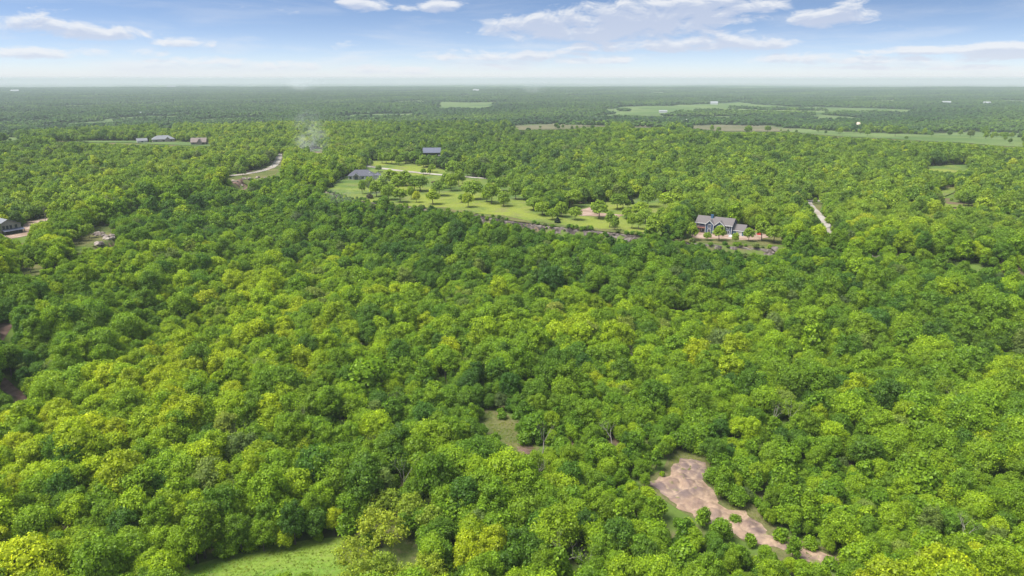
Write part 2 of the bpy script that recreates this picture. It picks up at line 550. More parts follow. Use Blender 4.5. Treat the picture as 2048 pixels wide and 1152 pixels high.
# outlines of open ground, traced on the photograph and laid on the terrain where they are
MEADOW = [(330, 1160), (385, 1140), (460, 1121), (540, 1103), (610, 1091), (665, 1085), (700, 1092), (690, 1118), (684, 1160), (700, 1320), (330, 1320)]
LOCUST_PLACE_OUT = [(705, 1110), (715, 1085), (745, 1050), (800, 1035), (850, 1050), (868, 1080), (850, 1115), (760, 1130)]
GULLY = [(1293, 962), (1340, 950), (1350, 927), (1372, 917), (1412, 925), (1414, 945), (1406, 962), (1430, 985), (1438, 1010), (1455, 1021), (1487, 1022), (1520, 1048),
         (1542, 1073), (1590, 1089), (1640, 1104), (1682, 1120), (1676, 1131), (1620, 1126), (1580, 1108), (1545, 1092), (1490, 1080), (1440, 1056), (1380, 1030), (1345, 1004), (1318, 984)]
GULLY_GRASS = [(1280, 965), (1330, 940), (1340, 912), (1365, 895), (1400, 900), (1425, 925), (1420, 950), (1440, 978), (1470, 1000), (1510, 1012), (1545, 1050), (1570, 1072), (1640, 1092),
               (1700, 1115), (1690, 1135), (1600, 1128), (1530, 1096), (1430, 1058), (1350, 1012)]
GLADE = [(955, 832), (985, 823), (1016, 833), (1030, 852), (1045, 880), (1075, 893), (1062, 905), (1030, 900), (1005, 878), (980, 855)]
BARE1 = [(1040, 896), (1062, 893), (1068, 902), (1048, 908)]
BARE2 = [(1090, 925), (1102, 912), (1100, 936), (1092, 940)]
BARE3 = [(1140, 915), (1170, 905), (1175, 925), (1150, 940), (1138, 935)]
LEFT_BARE = [(-30, 655), (10, 648), (26, 652), (10, 676), (-8, 712), (2, 748), (34, 776), (56, 794), (44, 798), (4, 776), (-30, 740)]
LAWN_HOUSE = [(652, 378), (676, 362), (696, 352), (768, 353), (776, 366), (760, 390), (748, 404), (705, 396), (668, 388)]
LAWN_MAIN = [(770, 392), (790, 372), (800, 352), (838, 345), (900, 352), (960, 357), (1010, 366), (1040, 384), (1050, 400), (1080, 418), (1115, 440), (1060, 440), (1000, 428), (930, 420), (850, 411), (790, 405)]
LAWN_BACK = [(728, 352), (735, 322), (790, 321), (830, 330), (900, 342), (960, 352), (900, 351), (830, 346), (775, 343), (752, 352)]
LAWN_EAST = [(1098, 446), (1140, 412), (1165, 408), (1230, 402), (1300, 392), (1340, 386), (1342, 402), (1330, 420), (1312, 440), (1290, 462), (1230, 462), (1160, 453)]
ROADSIDE = [(445, 352), (500, 344), (545, 328), (556, 308), (568, 306), (560, 330), (548, 352), (470, 362)]
YARD = [(1382, 470), (1400, 462), (1440, 464), (1480, 462), (1500, 458), (1550, 462), (1560, 470), (1520, 480), (1470, 480), (1420, 478), (1390, 476)]
HOUSE_BANK = [(1372, 466), (1560, 460), (1570, 488), (1480, 490), (1385, 482)]
OUTCROP = [(140, 489), (165, 470), (196, 455), (215, 452), (220, 468), (230, 478), (222, 490), (205, 497), (180, 490)]
LEFT_GRASS = [(40, 530), (78, 526), (76, 548), (45, 548)]
LEFT_YARD = [(5, 462), (44, 466), (48, 446), (70, 440), (98, 434), (96, 441), (60, 452), (55, 472), (20, 478)]
LEFT_DRIVE_LAWN = [(-30, 436), (70, 430), (100, 434), (98, 442), (50, 446), (-30, 444)]
PAD = [(1157, 432), (1165, 419), (1185, 414), (1188, 424), (1215, 428), (1246, 430), (1244, 437), (1200, 434)]
SCAR = [(462, 364), (478, 359), (498, 360), (496, 372), (486, 384), (476, 380)]
FIELD1 = [(868, 214), (920, 211), (1003, 210), (998, 216), (930, 221), (880, 219)]
FIELD2 = [(1215, 226), (1245, 214), (1330, 212), (1420, 208), (1480, 204), (1520, 210), (1600, 214), (1720, 216), (1848, 221), (1842, 228), (1700, 226), (1590, 228), (1480, 224), (1400, 222), (1320, 229), (1240, 231)]
FIELD3 = [(1545, 256), (1620, 259), (1720, 266), (1830, 268), (1950, 265), (2080, 268), (2080, 296), (1990, 292), (1930, 286), (1860, 283), (1780, 279), (1690, 274), (1610, 268)]
FIELD4 = [(1368, 252), (1440, 250), (1540, 252), (1590, 258), (1560, 264), (1450, 263), (1390, 258)]
FIELD5 = [(1022, 253), (1100, 248), (1215, 247), (1225, 252), (1130, 259), (1040, 260)]
FIELD6 = [(1848, 334), (1890, 330), (1938, 331), (1936, 340), (1905, 344), (1870, 342)]
FIELD7 = [(1882, 382), (1888, 373), (1914, 374), (1908, 388), (1890, 398), (1900, 406), (1962, 408), (1955, 413), (1892, 412)]
FIELD8 = [(616, 302), (622, 297), (646, 298), (644, 306)]
FIELD9 = [(108, 283), (200, 281), (280, 282), (300, 286), (360, 284), (420, 286), (416, 293), (300, 290), (200, 286)]
FIELD10 = [(-40, 279), (30, 275), (42, 279), (20, 282), (-40, 283)]
FIELD11 = [(1280, 251), (1330, 250), (1332, 254), (1270, 256), (1255, 254)]
JUNCTION = [(1613, 399), (1642, 399), (1644, 412), (1640, 420), (1655, 448), (1668, 470), (1662, 473), (1644, 440), (1624, 412)]

sheet('meadow', MEADOW, M_MEADOW, 0.06, 2.0, 2.0)
sheet('gully_grass', GULLY_GRASS, M_ROUGH, 0.06, 2.0, 0.5)
_gg = ground_at([p[0] for p in GULLY], [p[1] for p in GULLY])
_gs = np.random.default_rng(12).uniform(_gg[:, :2].min(0) - 4, _gg[:, :2].max(0) + 4, (230, 2))
def gully_cells(x, y):
    # low domes of clay parted by small washes
    wx, wy = x + .5 * waves(x, y, 4, 81), y + .5 * waves(x, y, 4, 82)
    d = np.sort(np.hypot(wx[:, None] - _gs[None, :, 0], wy[:, None] - _gs[None, :, 1]), 1)
    return d[:, 1] - d[:, 0]
def gully_relief(x, y):
    e = gully_cells(x, y)
    return 0.06 + 0.8 * (1 - np.exp(-e / 1.1)) + .30 * np.abs(waves(x, y, 2.2, 32, 9)) + .4 * waves(x, y, 12, 33)
go_ = sheet('eroded_earth', GULLY, M_GULLY, 0.14, 0.5, 0.0, gully_relief, 0.8)
_c = np.array([v.co[:] for v in go_.data.vertices])
_a = go_.data.attributes.new('wash', 'FLOAT', 'POINT')
_a.data.foreach_set('value', np.exp(-gully_cells(_c[:, 0], _c[:, 1]) / .38).astype(np.float32))
sheet('glade', GLADE, M_ROUGH, 0.06, 2.0, 1.0)
sheet('meadow', LOCUST_PLACE_OUT, M_ROUGH, 0.12, 2.0, 3.0)
for P_ in (BARE1, BARE2, BARE3):
    sheet('bare_soil', P_, M_SCAR, 0.10, 1.0, 0.8, None, 0.8)
sheet('bare_slope', LEFT_BARE, M_SCAR, 0.08, 2.0, 1.0, None, .8)
sheet('lawn', LAWN_HOUSE, M_LAWN, 0.10, 4.0, 5.0)
sheet('lawn', LAWN_MAIN, M_LAWN, 0.14, 4.0, 6.0)
sheet('lawn', LAWN_BACK, M_LAWN, 0.18, 5.0, 6.0)
sheet('lawn', LAWN_EAST, M_LAWN, 0.10, 4.0, 4.0)
sheet('verge', ROADSIDE, M_ROUGH, 0.10, 4.0, 4.0)
sheet('yard_bank', HOUSE_BANK, M_ROUGH, 0.08, 3.0, 2.0)
sheet('yard', YARD, M_DIRT, 0.16, 2.0, 0.0, None, 1.5)
sheet('outcrop_grass', OUTCROP, M_ROUGH, 0.08, 2.0, 3.0)
sheet('glade', LEFT_GRASS, M_ROUGH, 0.08, 2.0, 2.0)
sheet('yard', LEFT_YARD, M_DIRT, 0.12, 2.0, 0.0, None, 1.0)
sheet('verge', LEFT_DRIVE_LAWN, M_ROUGH, 0.07, 3.0, 1.0)
sheet('dirt_pad', PAD, M_DIRT, 0.24, 2.0, 0.0, None, 1.5)
sheet('slide_scar', SCAR, M_SCAR, 0.12, 1.5, 1.0, None, 1.0)
sheet('verge', JUNCTION, M_ROUGH, 0.10, 3.0, 2.0)
for P_, m_ in ((FIELD1, M_PAST), (FIELD2, M_PAST), (FIELD3, M_PAST), (FIELD4, M_BROWNP), (FIELD5, M_BROWNP), (FIELD6, M_LAWN), (FIELD7, M_LAWN), (FIELD8, M_PAST), (FIELD9, M_PAST), (FIELD10, M_PAST), (FIELD11, M_BROWNP)):
    sheet('pasture', P_, m_, 0.5, 22.0, 0.0, None, 14.0)

def road(px, width, name='road', lift=0.34):
    g = ground_at([p[0] for p in px], [p[1] for p in px])[:, :2]
    pts = []
    for i in range(len(g) - 1):
        k = max(2, int(np.linalg.norm(g[i + 1] - g[i]) / 4.0))
        p0 = g[max(i - 1, 0)]; p1 = g[i]; p2 = g[i + 1]; p3 = g[min(i + 2, len(g) - 1)]
        for q in range(k):
            t = q / k
            pts.append(0.5 * ((2 * p1) + (-p0 + p2) * t + (2 * p0 - 5 * p1 + 4 * p2 - p3) * t * t + (-p0 + 3 * p1 - 3 * p2 + p3) * t ** 3))
    pts.append(g[-1])
    pts = np.array(pts)
    tan = np.gradient(pts, axis=0)
    tan /= np.maximum(np.linalg.norm(tan, axis=1, keepdims=True), 1e-6)
    nor = np.stack([-tan[:, 1], tan[:, 0]], 1)
    V, F = [], []
    cross = (-1.0, -0.5, 0.0, 0.5, 1.0)
    for i, p in enumerate(pts):
        for c in cross:
            w = width / 2 * (1 + 0.12 * math.sin(i * 1.7 + c * 3))
            V.append((*(p + nor[i] * c * w), 0))
    V = np.array(V)
    V[:, 2] = H(V[:, 0], V[:, 1]) + lift
    V[2::5, 2] += 0.06
    for i in range(len(pts) - 1):
        for c in range(4):
            F.append((i * 5 + c, i * 5 + c + 1, (i + 1) * 5 + c + 1, (i + 1) * 5 + c)[::-1])
    struct(obj(name, mesh(name, V, F, [M_ROAD], True)))
    return pts

ROADS = [([(443, 354), (470, 351), (500, 347), (530, 340), (548, 332), (556, 320), (558, 310), (556, 307), (575, 306)], 6.0),
         ([(730, 332), (755, 336), (800, 342), (838, 346), (880, 350), (940, 355), (990, 359), (1100, 372), (1220, 385), (1300, 391), (1340, 394), (1450, 399), (1560, 402), (1650, 402)], 6.0),
         ([(1614, 400), (1622, 413), (1640, 433), (1654, 452), (1667, 472)], 3.8),
         ([(1667, 472), (1640, 477), (1590, 475), (1556, 470)], 4.0),
         ([(285, 384), (300, 379), (313, 375)], 5.0),
         ([(1964, 414), (1970, 406), (1969, 398), (1962, 392)], 5.0)]
for px_, w_ in ROADS:
    road(px_, w_, 'gravel_road')


# ------------------------------------------------------------------ foliage prototypes
_t = (1 + 5 ** .5) / 2
ICO_V = np.array([(-1, _t, 0), (1, _t, 0), (-1, -_t, 0), (1, -_t, 0), (0, -1, _t), (0, 1, _t), (0, -1, -_t), (0, 1, -_t), (_t, 0, -1), (_t, 0, 1), (-_t, 0, -1), (-_t, 0, 1)])
ICO_V = ICO_V / np.linalg.norm(ICO_V[0])
ICO_F = np.array([(0, 11, 5), (0, 5, 1), (0, 1, 7), (0, 7, 10), (0, 10, 11), (1, 5, 9), (5, 11, 4), (11, 10, 2), (10, 7, 6), (7, 1, 8), (3, 9, 4), (3, 4, 2), (3, 2, 6), (3, 6, 8), (3, 8, 9), (4, 9, 5), (2, 4, 11), (6, 2, 10), (8, 6, 7), (9, 8, 1)])

def unit(v):
    return v / np.maximum(np.linalg.norm(v, axis=-1, keepdims=True), 1e-9)

def crown_lobes(r, Rx, z0, z1, n, frac=(0.30, 0.44), top=1.0):
    """lobes of a crown: centres over an ellipsoid, flattened below"""
    cz, hz = z0 + (z1 - z0) * 0.42, (z1 - z0) * 0.5
    L = []
    ga = math.pi * (3 - 5 ** .5)
    ph = r.uniform(0, 6.28)
    ell = r.uniform(0.78, 1.25)
    for i in range(n):
        u = 1 - (i + 0.5) / n * 1.45          # cos of polar angle, down to about 115 degrees
        s = math.sqrt(max(0, 1 - u * u))
        a = ph + i * ga + r.normal(0, .22)
        rad = Rx * r.uniform(*frac) * (0.85 + 0.25 * s)
        k = r.uniform(0.74, 1.16)
        x, y = (Rx - rad) * s * math.cos(a) * k * ell, (Rx - rad) * s * math.sin(a) * k / ell
        z = cz + (hz * 1.16 * u - rad * 0.35 * u) * k * (top if u > 0 else 0.8)
        L.append((x, y, z, rad))
    L.append((0, 0, cz, Rx * .45))
    return np.array(L)

def leaf_cloud(r, lobes, n_leaf, size, out_bias=0.62, thick=0.16, core=0.74, keep_low=0.5, flat=0.85):
    """leaf sprays over the outside of the lobes, plus a leafy core inside each lobe"""
    w = lobes[:, 3] ** 2
    k = r.choice(len(lobes), size=n_leaf * 3, p=w / w.sum())
    d = unit(r.normal(size=(len(k), 3)))
    rad = lobes[k, 3] * (1 + r.normal(0, thick, len(k)))
    c = lobes[k, :3] + d * rad[:, None] * np.array([1, 1, flat])
    ok = np.ones(len(k), bool)
    for q in range(len(lobes)):
        dist = np.linalg.norm((c - lobes[q, :3]) / np.array([1, 1, flat]), axis=1)
        ok &= (q == k) | (dist > lobes[q, 3] * 0.86)
    ok &= (d[:, 2] > -0.35) | (r.random(len(k)) < keep_low)
    idx = np.flatnonzero(ok)[:n_leaf]
    c, d, k = c[idx], d[idx], k[idx]
    n = unit(d * out_bias + r.normal(0, 0.42, d.shape) + np.array([0, 0, 0.25]))
    a = unit(np.cross(n, r.normal(size=n.shape)))
    b = np.cross(n, a)
    s = size * r.uniform(0.6, 1.35, len(c))[:, None]
    asp = r.uniform(0.55, 0.9, len(c))[:, None]
    lift = n * s * r.uniform(-0.05, 0.22, len(c))[:, None]
    V = np.stack([c - a * s, c - b * s * asp + lift, c + a * s * r.uniform(.8, 1.1, (len(c), 1)), c + b * s * asp + lift], 1).reshape(-1, 3)
    m = len(c)
    base = np.arange(m) * 4
    flip = r.random(m) < .5
    T = np.where(flip[:, None, None], np.stack([np.stack([base, base + 1, base + 2], 1), np.stack([base, base + 2, base + 3], 1)], 1),
                 np.stack([np.stack([base, base + 1, base + 3], 1), np.stack([base + 1, base + 2, base + 3], 1)], 1)).reshape(-1, 3)
    lobe_t = r.uniform(-0.16, 0.16, len(lobes))
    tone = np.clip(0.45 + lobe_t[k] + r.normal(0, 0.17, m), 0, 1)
    tone = np.repeat(tone, 2)
    vs, fs, tn = [V], [T], [tone]
    off = len(V)
    if core:
        for q in range(len(lobes)):
            x, y, z, rd = lobes[q]
            iv = ICO_V * rd * core * r.uniform(0.85, 1.12, (12, 1)) * np.array([1, 1, flat]) + (x, y, z)
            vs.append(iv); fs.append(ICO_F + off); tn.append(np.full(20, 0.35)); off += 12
    return np.concatenate(vs), np.concatenate(fs), np.concatenate(tn)

def trunk_mb(r, h_split, lobes, r0, lean=0.25, n_limb=7, sides=6):
    mb = MB()
    p = Vector((0, 0, -0.6)); q = Vector((r.normal(0, lean), r.normal(0, lean), h_split))
    mid = p.lerp(q, .5) + Vector((r.normal(0, lean * .4), r.normal(0, lean * .4), 0))
    mb.tube(p, mid, r0 * 1.25, r0 * .9, sides); mb.tube(mid, q, r0 * .9, r0 * .75, sides)
    o = np.argsort(-lobes[:, 3])[:n_limb]
    for i in o:
        e = Vector(lobes[i, :3])
        m_ = q.lerp(e, .5) + Vector((r.normal(0, .25), r.normal(0, .25), r.normal(.2, .2)))
        mb.tube(q, m_, r0 * .5, r0 * .32, 5); mb.tube(m_, e, r0 * .32, r0 * .12, 5)
    return mb

def tree_proto(seed, Rx, z0, z1, nl, n_leaf, size, r0, core=0.74, **kw):
    r = np.random.default_rng(seed)
    L = crown_lobes(r, Rx, z0, z1, nl, kw.pop('frac', (0.30, 0.44)), kw.pop('top', 1.0))
    V, F, T = leaf_cloud(r, L, n_leaf, size, core=core, **kw)
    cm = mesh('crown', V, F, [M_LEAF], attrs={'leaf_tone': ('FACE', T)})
    tb = trunk_mb(r, z0 + (z1 - z0) * .22, L, r0)
    tm = tb.me('trunk', M_BARK)
    return {'crown': cm, 'trunk': tm, 'V': V, 'F': F, 'T': T, 'tv': tb.v, 'tf': tb.f, 'R': Rx, 'h': z1}

def joined(p, name='tree'):
    V = np.concatenate([p['V'], np.array(p['tv'])])
    F = [tuple(f) for f in p['F'].tolist()] + [tuple(i + len(p['V']) for i in f) for f in p['tf']]
    idx = [0] * len(p['F']) + [1] * len(p['tf'])
    T = np.concatenate([p['T'], np.zeros(len(p['tf']))])
    return mesh(name, V, F, [M_LEAF, M_BARK], mat_idx=idx, attrs={'leaf_tone': ('FACE', T)})

# broad woodland oaks of different build (radius, crown base, height)
SHAPES = [(4.6, 2.6, 10.0), (4.0, 2.8, 10.8), (5.0, 2.4, 9.4), (4.3, 2.2, 9.0), (3.7, 2.6, 10.2), (4.8, 3.0, 11.0), (4.2, 2.0, 8.6), (3.9, 3.2, 11.4)]
OAKS = [tree_proto(100 + i, a, b, c, 25 + (i % 3) * 4, 3700, 0.215, 0.24, frac=(.18, .40)) for i, (a, b, c) in enumerate(SHAPES)]
OAKS_MID = [tree_proto(200 + i, a, b, c, 22 + (i % 3) * 4, 1100, 0.40, 0.26, frac=(.19, .40)) for i, (a, b, c) in enumerate(SHAPES)]
BUSHES = [tree_proto(300 + i, a, 0.1, c, 9, 620, 0.20, 0.07, frac=(.36, .55)) for i, (a, c) in enumerate([(1.5, 2.3), (1.9, 2.9), (1.3, 2.8), (2.1, 2.4)])]
YOUNG = [tree_proto(340 + i, a, .5, c, 13, 1300, 0.22, 0.12, frac=(.32, .5)) for i, (a, c) in enumerate([(2.2, 6.0), (2.6, 5.4), (1.9, 6.8), (2.4, 4.8)])]
LOCUSTS = [tree_proto(380 + i, a, 1.6, c, 22, 1900, 0.18, 0.13, core=.5, thick=0.16, frac=(.17, .30), keep_low=.8) for i, (a, c) in enumerate([(4.0, 7.0), (3.4, 6.4), (4.4, 7.6)])]
r_ = np.random.default_rng(5)
def cedar_proto(seed, h):
    r = np.random.default_rng(seed)
    L = []
    for i in range(16):
        t = (i + .5) / 16
        rr = h * .30 * (1 - t) ** .8 + .12
        a = i * 2.4
        L.append((rr * .5 * math.cos(a), rr * .5 * math.sin(a), .4 + t * (h - .6), rr * .75))
    L = np.array(L)
    V, F, T = leaf_cloud(r, L, 800, .17, core=.8, keep_low=.9)
    tb = MB().tube((0, 0, -.4), (0, 0, h * .6), .14, .05)
    return {'crown': mesh('crown', V, F, [M_LEAF], attrs={'leaf_tone': ('FACE', T * .6)}), 'trunk': tb.me('trunk', M_BARK), 'R': h * .3, 'h': h}
CEDARS = [cedar_proto(61, 4.6), cedar_proto(62, 3.6)]

def bare_proto(seed, h, spread, leafy=90):
    """a leafless or nearly leafless tree: trunk and limbs, fine branches, a few leaf sprays"""
    r = np.random.default_rng(seed)
    tb, bb = MB(), MB()
    tips = []
    def grow(p, d, L, rad, lev):
        n = 2
        for k in range(n):
            d2 = (d + Vector((r.normal(0, .16), r.normal(0, .16), .06))).normalized()
            q = p + d2 * (L / n)
            (tb if lev < 2 else bb).tube(p, q, rad, rad * .78, 5 if lev < 2 else 4)
            p, d, rad = q, d2, rad * .78
        if lev == 4:
            tips.append(p); return
        for k in range(3 if lev < 3 else 3):
            a = r.uniform(0, 6.28)
            side = Vector((math.cos(a), math.sin(a), 0))
            d3 = (d * 0.75 + side * spread * r.uniform(.5, 1.1) + Vector((0, 0, .18))).normalized()
            grow(p, d3, L * r.uniform(.55, .78), rad * .62, lev + 1)
    grow(Vector((0, 0, -.5)), Vector((r.normal(0, .06), r.normal(0, .06), 1)).normalized(), h * .36, .17, 0)
    lob = np.array([(t.x, t.y, t.z, .35) for t in tips])
    V, F, T = leaf_cloud(r, lob, leafy, .14, core=0, thick=.5)
    tb.add(bb.v, bb.f)
    return {'trunk': tb.me('trunk', M_DEAD), 'crown': mesh('foliage', V, F, [M_LEAF], attrs={'leaf_tone': ('FACE', T)})}
BARES = [bare_proto(71, 9.0, .75), bare_proto(72, 7.6, .9, 60), bare_proto(73, 10.0, .62, 140)]

def far_patch(seed, size, n):
    """a patch of distant canopy: many small rounded crowns, some in gaps left low"""
    r = np.random.default_rng(seed)
    g = int(math.sqrt(n))
    vs, fs, tn = [], [], []
    off = 0
    for i in range(g):
        for j in range(g):
            if r.random() < .06: continue
            x = (i + .5 + r.normal(0, .28)) * size / g - size / 2
            y = (j + .5 + r.normal(0, .28)) * size / g - size / 2
            rad = 3.5 * r.lognormal(0, .28); h = 8.2 * r.lognormal(0, .16)
            t = np.clip(r.normal(.45, .22), 0, 1)
            for q in range(3):
                dx, dy = (0, 0) if q == 0 else r.normal(0, rad * .45, 2)
                rq = rad * (1 if q == 0 else r.uniform(.45, .65))
                iv = ICO_V * r.uniform(.8, 1.2, (12, 1)) * np.array([rq, rq, rq * .8]) + (x + dx, y + dy, h - rq * .8 + (0 if q == 0 else r.uniform(-.5, .6)))
                vs.append(iv); fs.append(ICO_F + off); tn.append(np.clip(t + r.uniform(-.25, .25, 20), 0, 1)); off += 12
    return mesh('canopy', np.concatenate(vs), np.concatenate(fs), [M_LEAF], attrs={'leaf_tone': ('FACE', np.concatenate(tn))})


# ------------------------------------------------------------------ where trees stand
MW, MH = 1024, 576
_gu, _gv = np.meshgrid((np.arange(MW) + .5) * 2, (np.arange(MH) + .5) * 2)
clear = np.zeros((MH, MW), bool)
def keep_clear(P):
    P = np.asarray(P, float)
    u0, u1 = max(0, int(P[:, 0].min() / 2) - 1), min(MW, int(P[:, 0].max() / 2) + 2)
    v0, v1 = max(0, int(P[:, 1].min() / 2) - 1), min(MH, int(P[:, 1].max() / 2) + 2)
    clear[v0:v1, u0:u1] |= in_poly(_gu[v0:v1, u0:u1], _gv[v0:v1, u0:u1], P)
LOCUST_PLACE = [(700, 1130), (705, 1085), (735, 1045), (790, 1015), (828, 1020), (838, 1050), (820, 1130)]
for P_ in (MEADOW, LOCUST_PLACE, GULLY, GLADE, LEFT_BARE, LAWN_HOUSE, LAWN_MAIN, LAWN_BACK, LAWN_EAST, ROADSIDE, YARD, OUTCROP, LEFT_GRASS, PAD, SCAR,
           FIELD1, FIELD2, FIELD3, FIELD4, FIELD5, FIELD6, FIELD7, FIELD8, FIELD9, FIELD10, FIELD11, JUNCTION, HOUSE_BANK, LEFT_YARD):
    keep_clear(P_)
GULLY_EDGE = [(1335, 935), (1345, 905), (1400, 902), (1420, 930), (1420, 955), (1440, 985), (1470, 1003), (1500, 1015), (1540, 1055), (1500, 1050), (1440, 1000), (1400, 950), (1350, 930)]
keep_clear(GULLY_EDGE)
# houses, and the rock edge where it shows
def depth_of(g):
    return project(g[0], g[1], g[2])[2]

HOUSE_VIEWS = [(1388, 430, 1485, 470, 467, 13), (690, 340, 760, 362, 359, 15), (846, 295, 881, 310, 313, 12), (-10, 438, 44, 466, 468, 10), (275, 279, 295, 285, 286, 10), (308, 274, 350, 281, 284, 16), (382, 278, 416, 289, 290, 16),
               (231, 237, 265, 242, 243, 16), (317, 252, 345, 257, 258, 14), (270, 225, 300, 230, 230, 24), (1702, 250, 1724, 258, 258, 24), (1274, 248, 1304, 254, 253, 30), (1365, 243, 1375, 249, 248, 30)]
_hg = ground_at([(q[0] + q[2]) / 2 for q in HOUSE_VIEWS], [q[4] for q in HOUSE_VIEWS])
def before_house(x, y, z, Rr, h):
    u, v1, zc = project(x, y, z + h); _, v0, _ = project(x, y, z + 1.0)
    w = FPX * Rr / zc * .8
    b = np.zeros(len(x), bool)
    for q, g_h in zip(HOUSE_VIEWS, _hg):
        D = depth_of(g_h)
        b |= (zc < D + 3) & (u + w > q[0]) & (u - w < q[2]) & (v1 < q[3]) & (v0 > q[1])
        b |= np.hypot(x - g_h[0], y - g_h[1] - 5) < q[5]
    return b
for P_ in (
           [(960, 430), (1000, 434), (1100, 453), (1165, 460), (1215, 466), (1270, 472), (1268, 476), (1160, 468), (1090, 461), (1000, 442), (960, 436)],
           [(1418, 489), (1500, 496), (1555, 500), (1550, 507), (1490, 506), (1418, 498)]):
    keep_clear(P_)
CUM = np.zeros((MH + 1, MW + 1)); CUM[1:, 1:] = np.cumsum(np.cumsum(clear, 0), 1)

def hides(x, y, z, Rr, h, zb=2.2, tol=0.035):
    """share of the crown's outline that would cover ground seen to be open"""
    u, v1, zc = project(x, y, z + h)
    _, v0, _ = project(x, y, z + zb)
    w = FPX * Rr / zc * .85
    a0 = np.clip(((u - w) / 2).astype(int), 0, MW); a1 = np.clip(((u + w) / 2).astype(int) + 1, 0, MW)
    b0 = np.clip((v1 / 2).astype(int), 0, MH); b1 = np.clip((v0 / 2).astype(int) + 1, 0, MH)
    s = CUM[b1, a1] - CUM[b0, a1] - CUM[b1, a0] + CUM[b0, a0]
    area = np.maximum((a1 - a0) * (b1 - b0), 1)
    return (s / area > tol) & (a1 > a0) & (b1 > b0)

def ground_clear(x, y, z):
    """the base itself stands on ground seen to be open"""
    u, v, zc = project(x, y, z)
    i, j = (v / 2).astype(int), (u / 2).astype(int)
    ok = (i >= 0) & (i < MH) & (j >= 0) & (j < MW)
    r = np.zeros(len(x), bool)
    r[ok] = clear[i[ok], j[ok]]
    return r

# regional hue of the woods: (u, v on the photograph, tone) -> world field in azimuth / distance
TONE_PTS = [(30, 400, .50), (200, 360, .60), (400, 330, .60), (250, 300, .50), (100, 250, .32), (330, 420, .38), (400, 450, .30), (560, 420, .32), (700, 450, .31), (850, 480, .32), (1000, 520, .31),
            (1150, 530, .32), (1300, 540, .33), (1450, 560, .30), (1600, 560, .35), (1750, 580, .35), (1950, 580, .32), (2000, 480, .50), (1800, 450, .60), (1700, 400, .55), (1500, 380, .55),
            (1300, 330, .50), (1000, 320, .40), (1700, 330, .48), (1000, 270, .32), (1500, 280, .40), (620, 330, .60), (850, 330, .35), (500, 400, .34),
            (40, 500, .62), (150, 540, .62), (60, 600, .34), (120, 660, .32), (100, 740, .34), (250, 620, .48), (400, 540, .52), (450, 600, .66), (600, 560, .60), (700, 620, .66), (850, 600, .52), (1000, 620, .58),
            (1150, 650, .66), (1350, 630, .60), (1450, 660, .62), (1550, 640, .55), (1700, 640, .50), (1900, 640, .45), (350, 690, .74), (480, 690, .75), (580, 740, .72), (700, 700, .52), (850, 690, .48), (1000, 700, .50), (1250, 700, .50),
            (1500, 720, .55), (1700, 720, .52), (1950, 720, .50), (250, 770, .77), (180, 830, .75), (350, 830, .66), (500, 830, .52), (650, 830, .45), (820, 800, .42), (1000, 790, .38), (1150, 780, .42), (1300, 790, .48), (1500, 800, .45), (1700, 800, .50),
            (1900, 800, .48), (60, 900, .74), (200, 940, .72), (350, 940, .62), (500, 960, .58), (650, 900, .52), (800, 910, .50), (950, 920, .52), (1100, 980, .50), (1250, 900, .44), (1500, 900, .48), (1700, 900, .44), (1900, 900, .50),
            (60, 1060, .66), (250, 1080, .50), (420, 1050, .58), (600, 1040, .52), (770, 990, .48), (950, 1060, .50), (1100, 1080, .48), (1300, 1080, .48), (1500, 1120, .52), (1750, 1000, .50), (1900, 1030, .58), (1950, 1120, .74), (1750, 1120, .62)]
_tp = np.array(TONE_PTS)
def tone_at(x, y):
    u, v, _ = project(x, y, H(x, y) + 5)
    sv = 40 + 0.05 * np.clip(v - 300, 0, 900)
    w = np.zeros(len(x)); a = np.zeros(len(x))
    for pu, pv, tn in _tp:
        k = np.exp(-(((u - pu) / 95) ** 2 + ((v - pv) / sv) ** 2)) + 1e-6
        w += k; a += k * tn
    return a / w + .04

_stops = np.array([0, .18, .36, .52, .68, .84, 1.0])
_cols = np.array([(0.036, 0.100, 0.013), (0.060, 0.150, 0.013), (0.104, 0.208, 0.011), (0.154, 0.270, 0.010), (0.205, 0.325, 0.009), (0.265, 0.375, 0.008), (0.335, 0.41, 0.008)])
def tint_of(t):
    t = np.clip(t, 0, 1)
    return np.stack([np.interp(t, _stops, _cols[:, k]) for k in range(3)], -1)

def scatter(r0, r1, az0, az1, spacing, jitter=.42):
    n = int(r1 / spacing) + 2
    gx, gy = np.meshgrid(np.arange(-n, n + 1), np.arange(-4, n + 1))
    x = (gx + .5 * (gy % 2)) * spacing; y = gy * spacing * .87
    x = x.ravel(); y = y.ravel()
    r = np.hypot(x, y); a = np.degrees(np.arctan2(x, y))
    k = (r > r0) & (r < r1) & (a > az0) & (a < az1)
    x, y = x[k], y[k]
    return x + rng.normal(0, jitter * spacing * .6, x.size), y + rng.normal(0, jitter * spacing * .6, x.size)

NEAR_R, MID_R, FAR_R = 420.0, 1400.0, 9000.0
tx, ty = scatter(70, MID_R, -48, 48, 4.3)
tz = H(tx, ty)
tr = np.hypot(tx, ty)
tsd = edge_sd(tx, ty)
tsc = .69 * np.exp(rng.normal(0, .27, tx.size)) * np.clip(1.0 + .16 * waves(tx, ty, 60, 44), .7, 1.35)
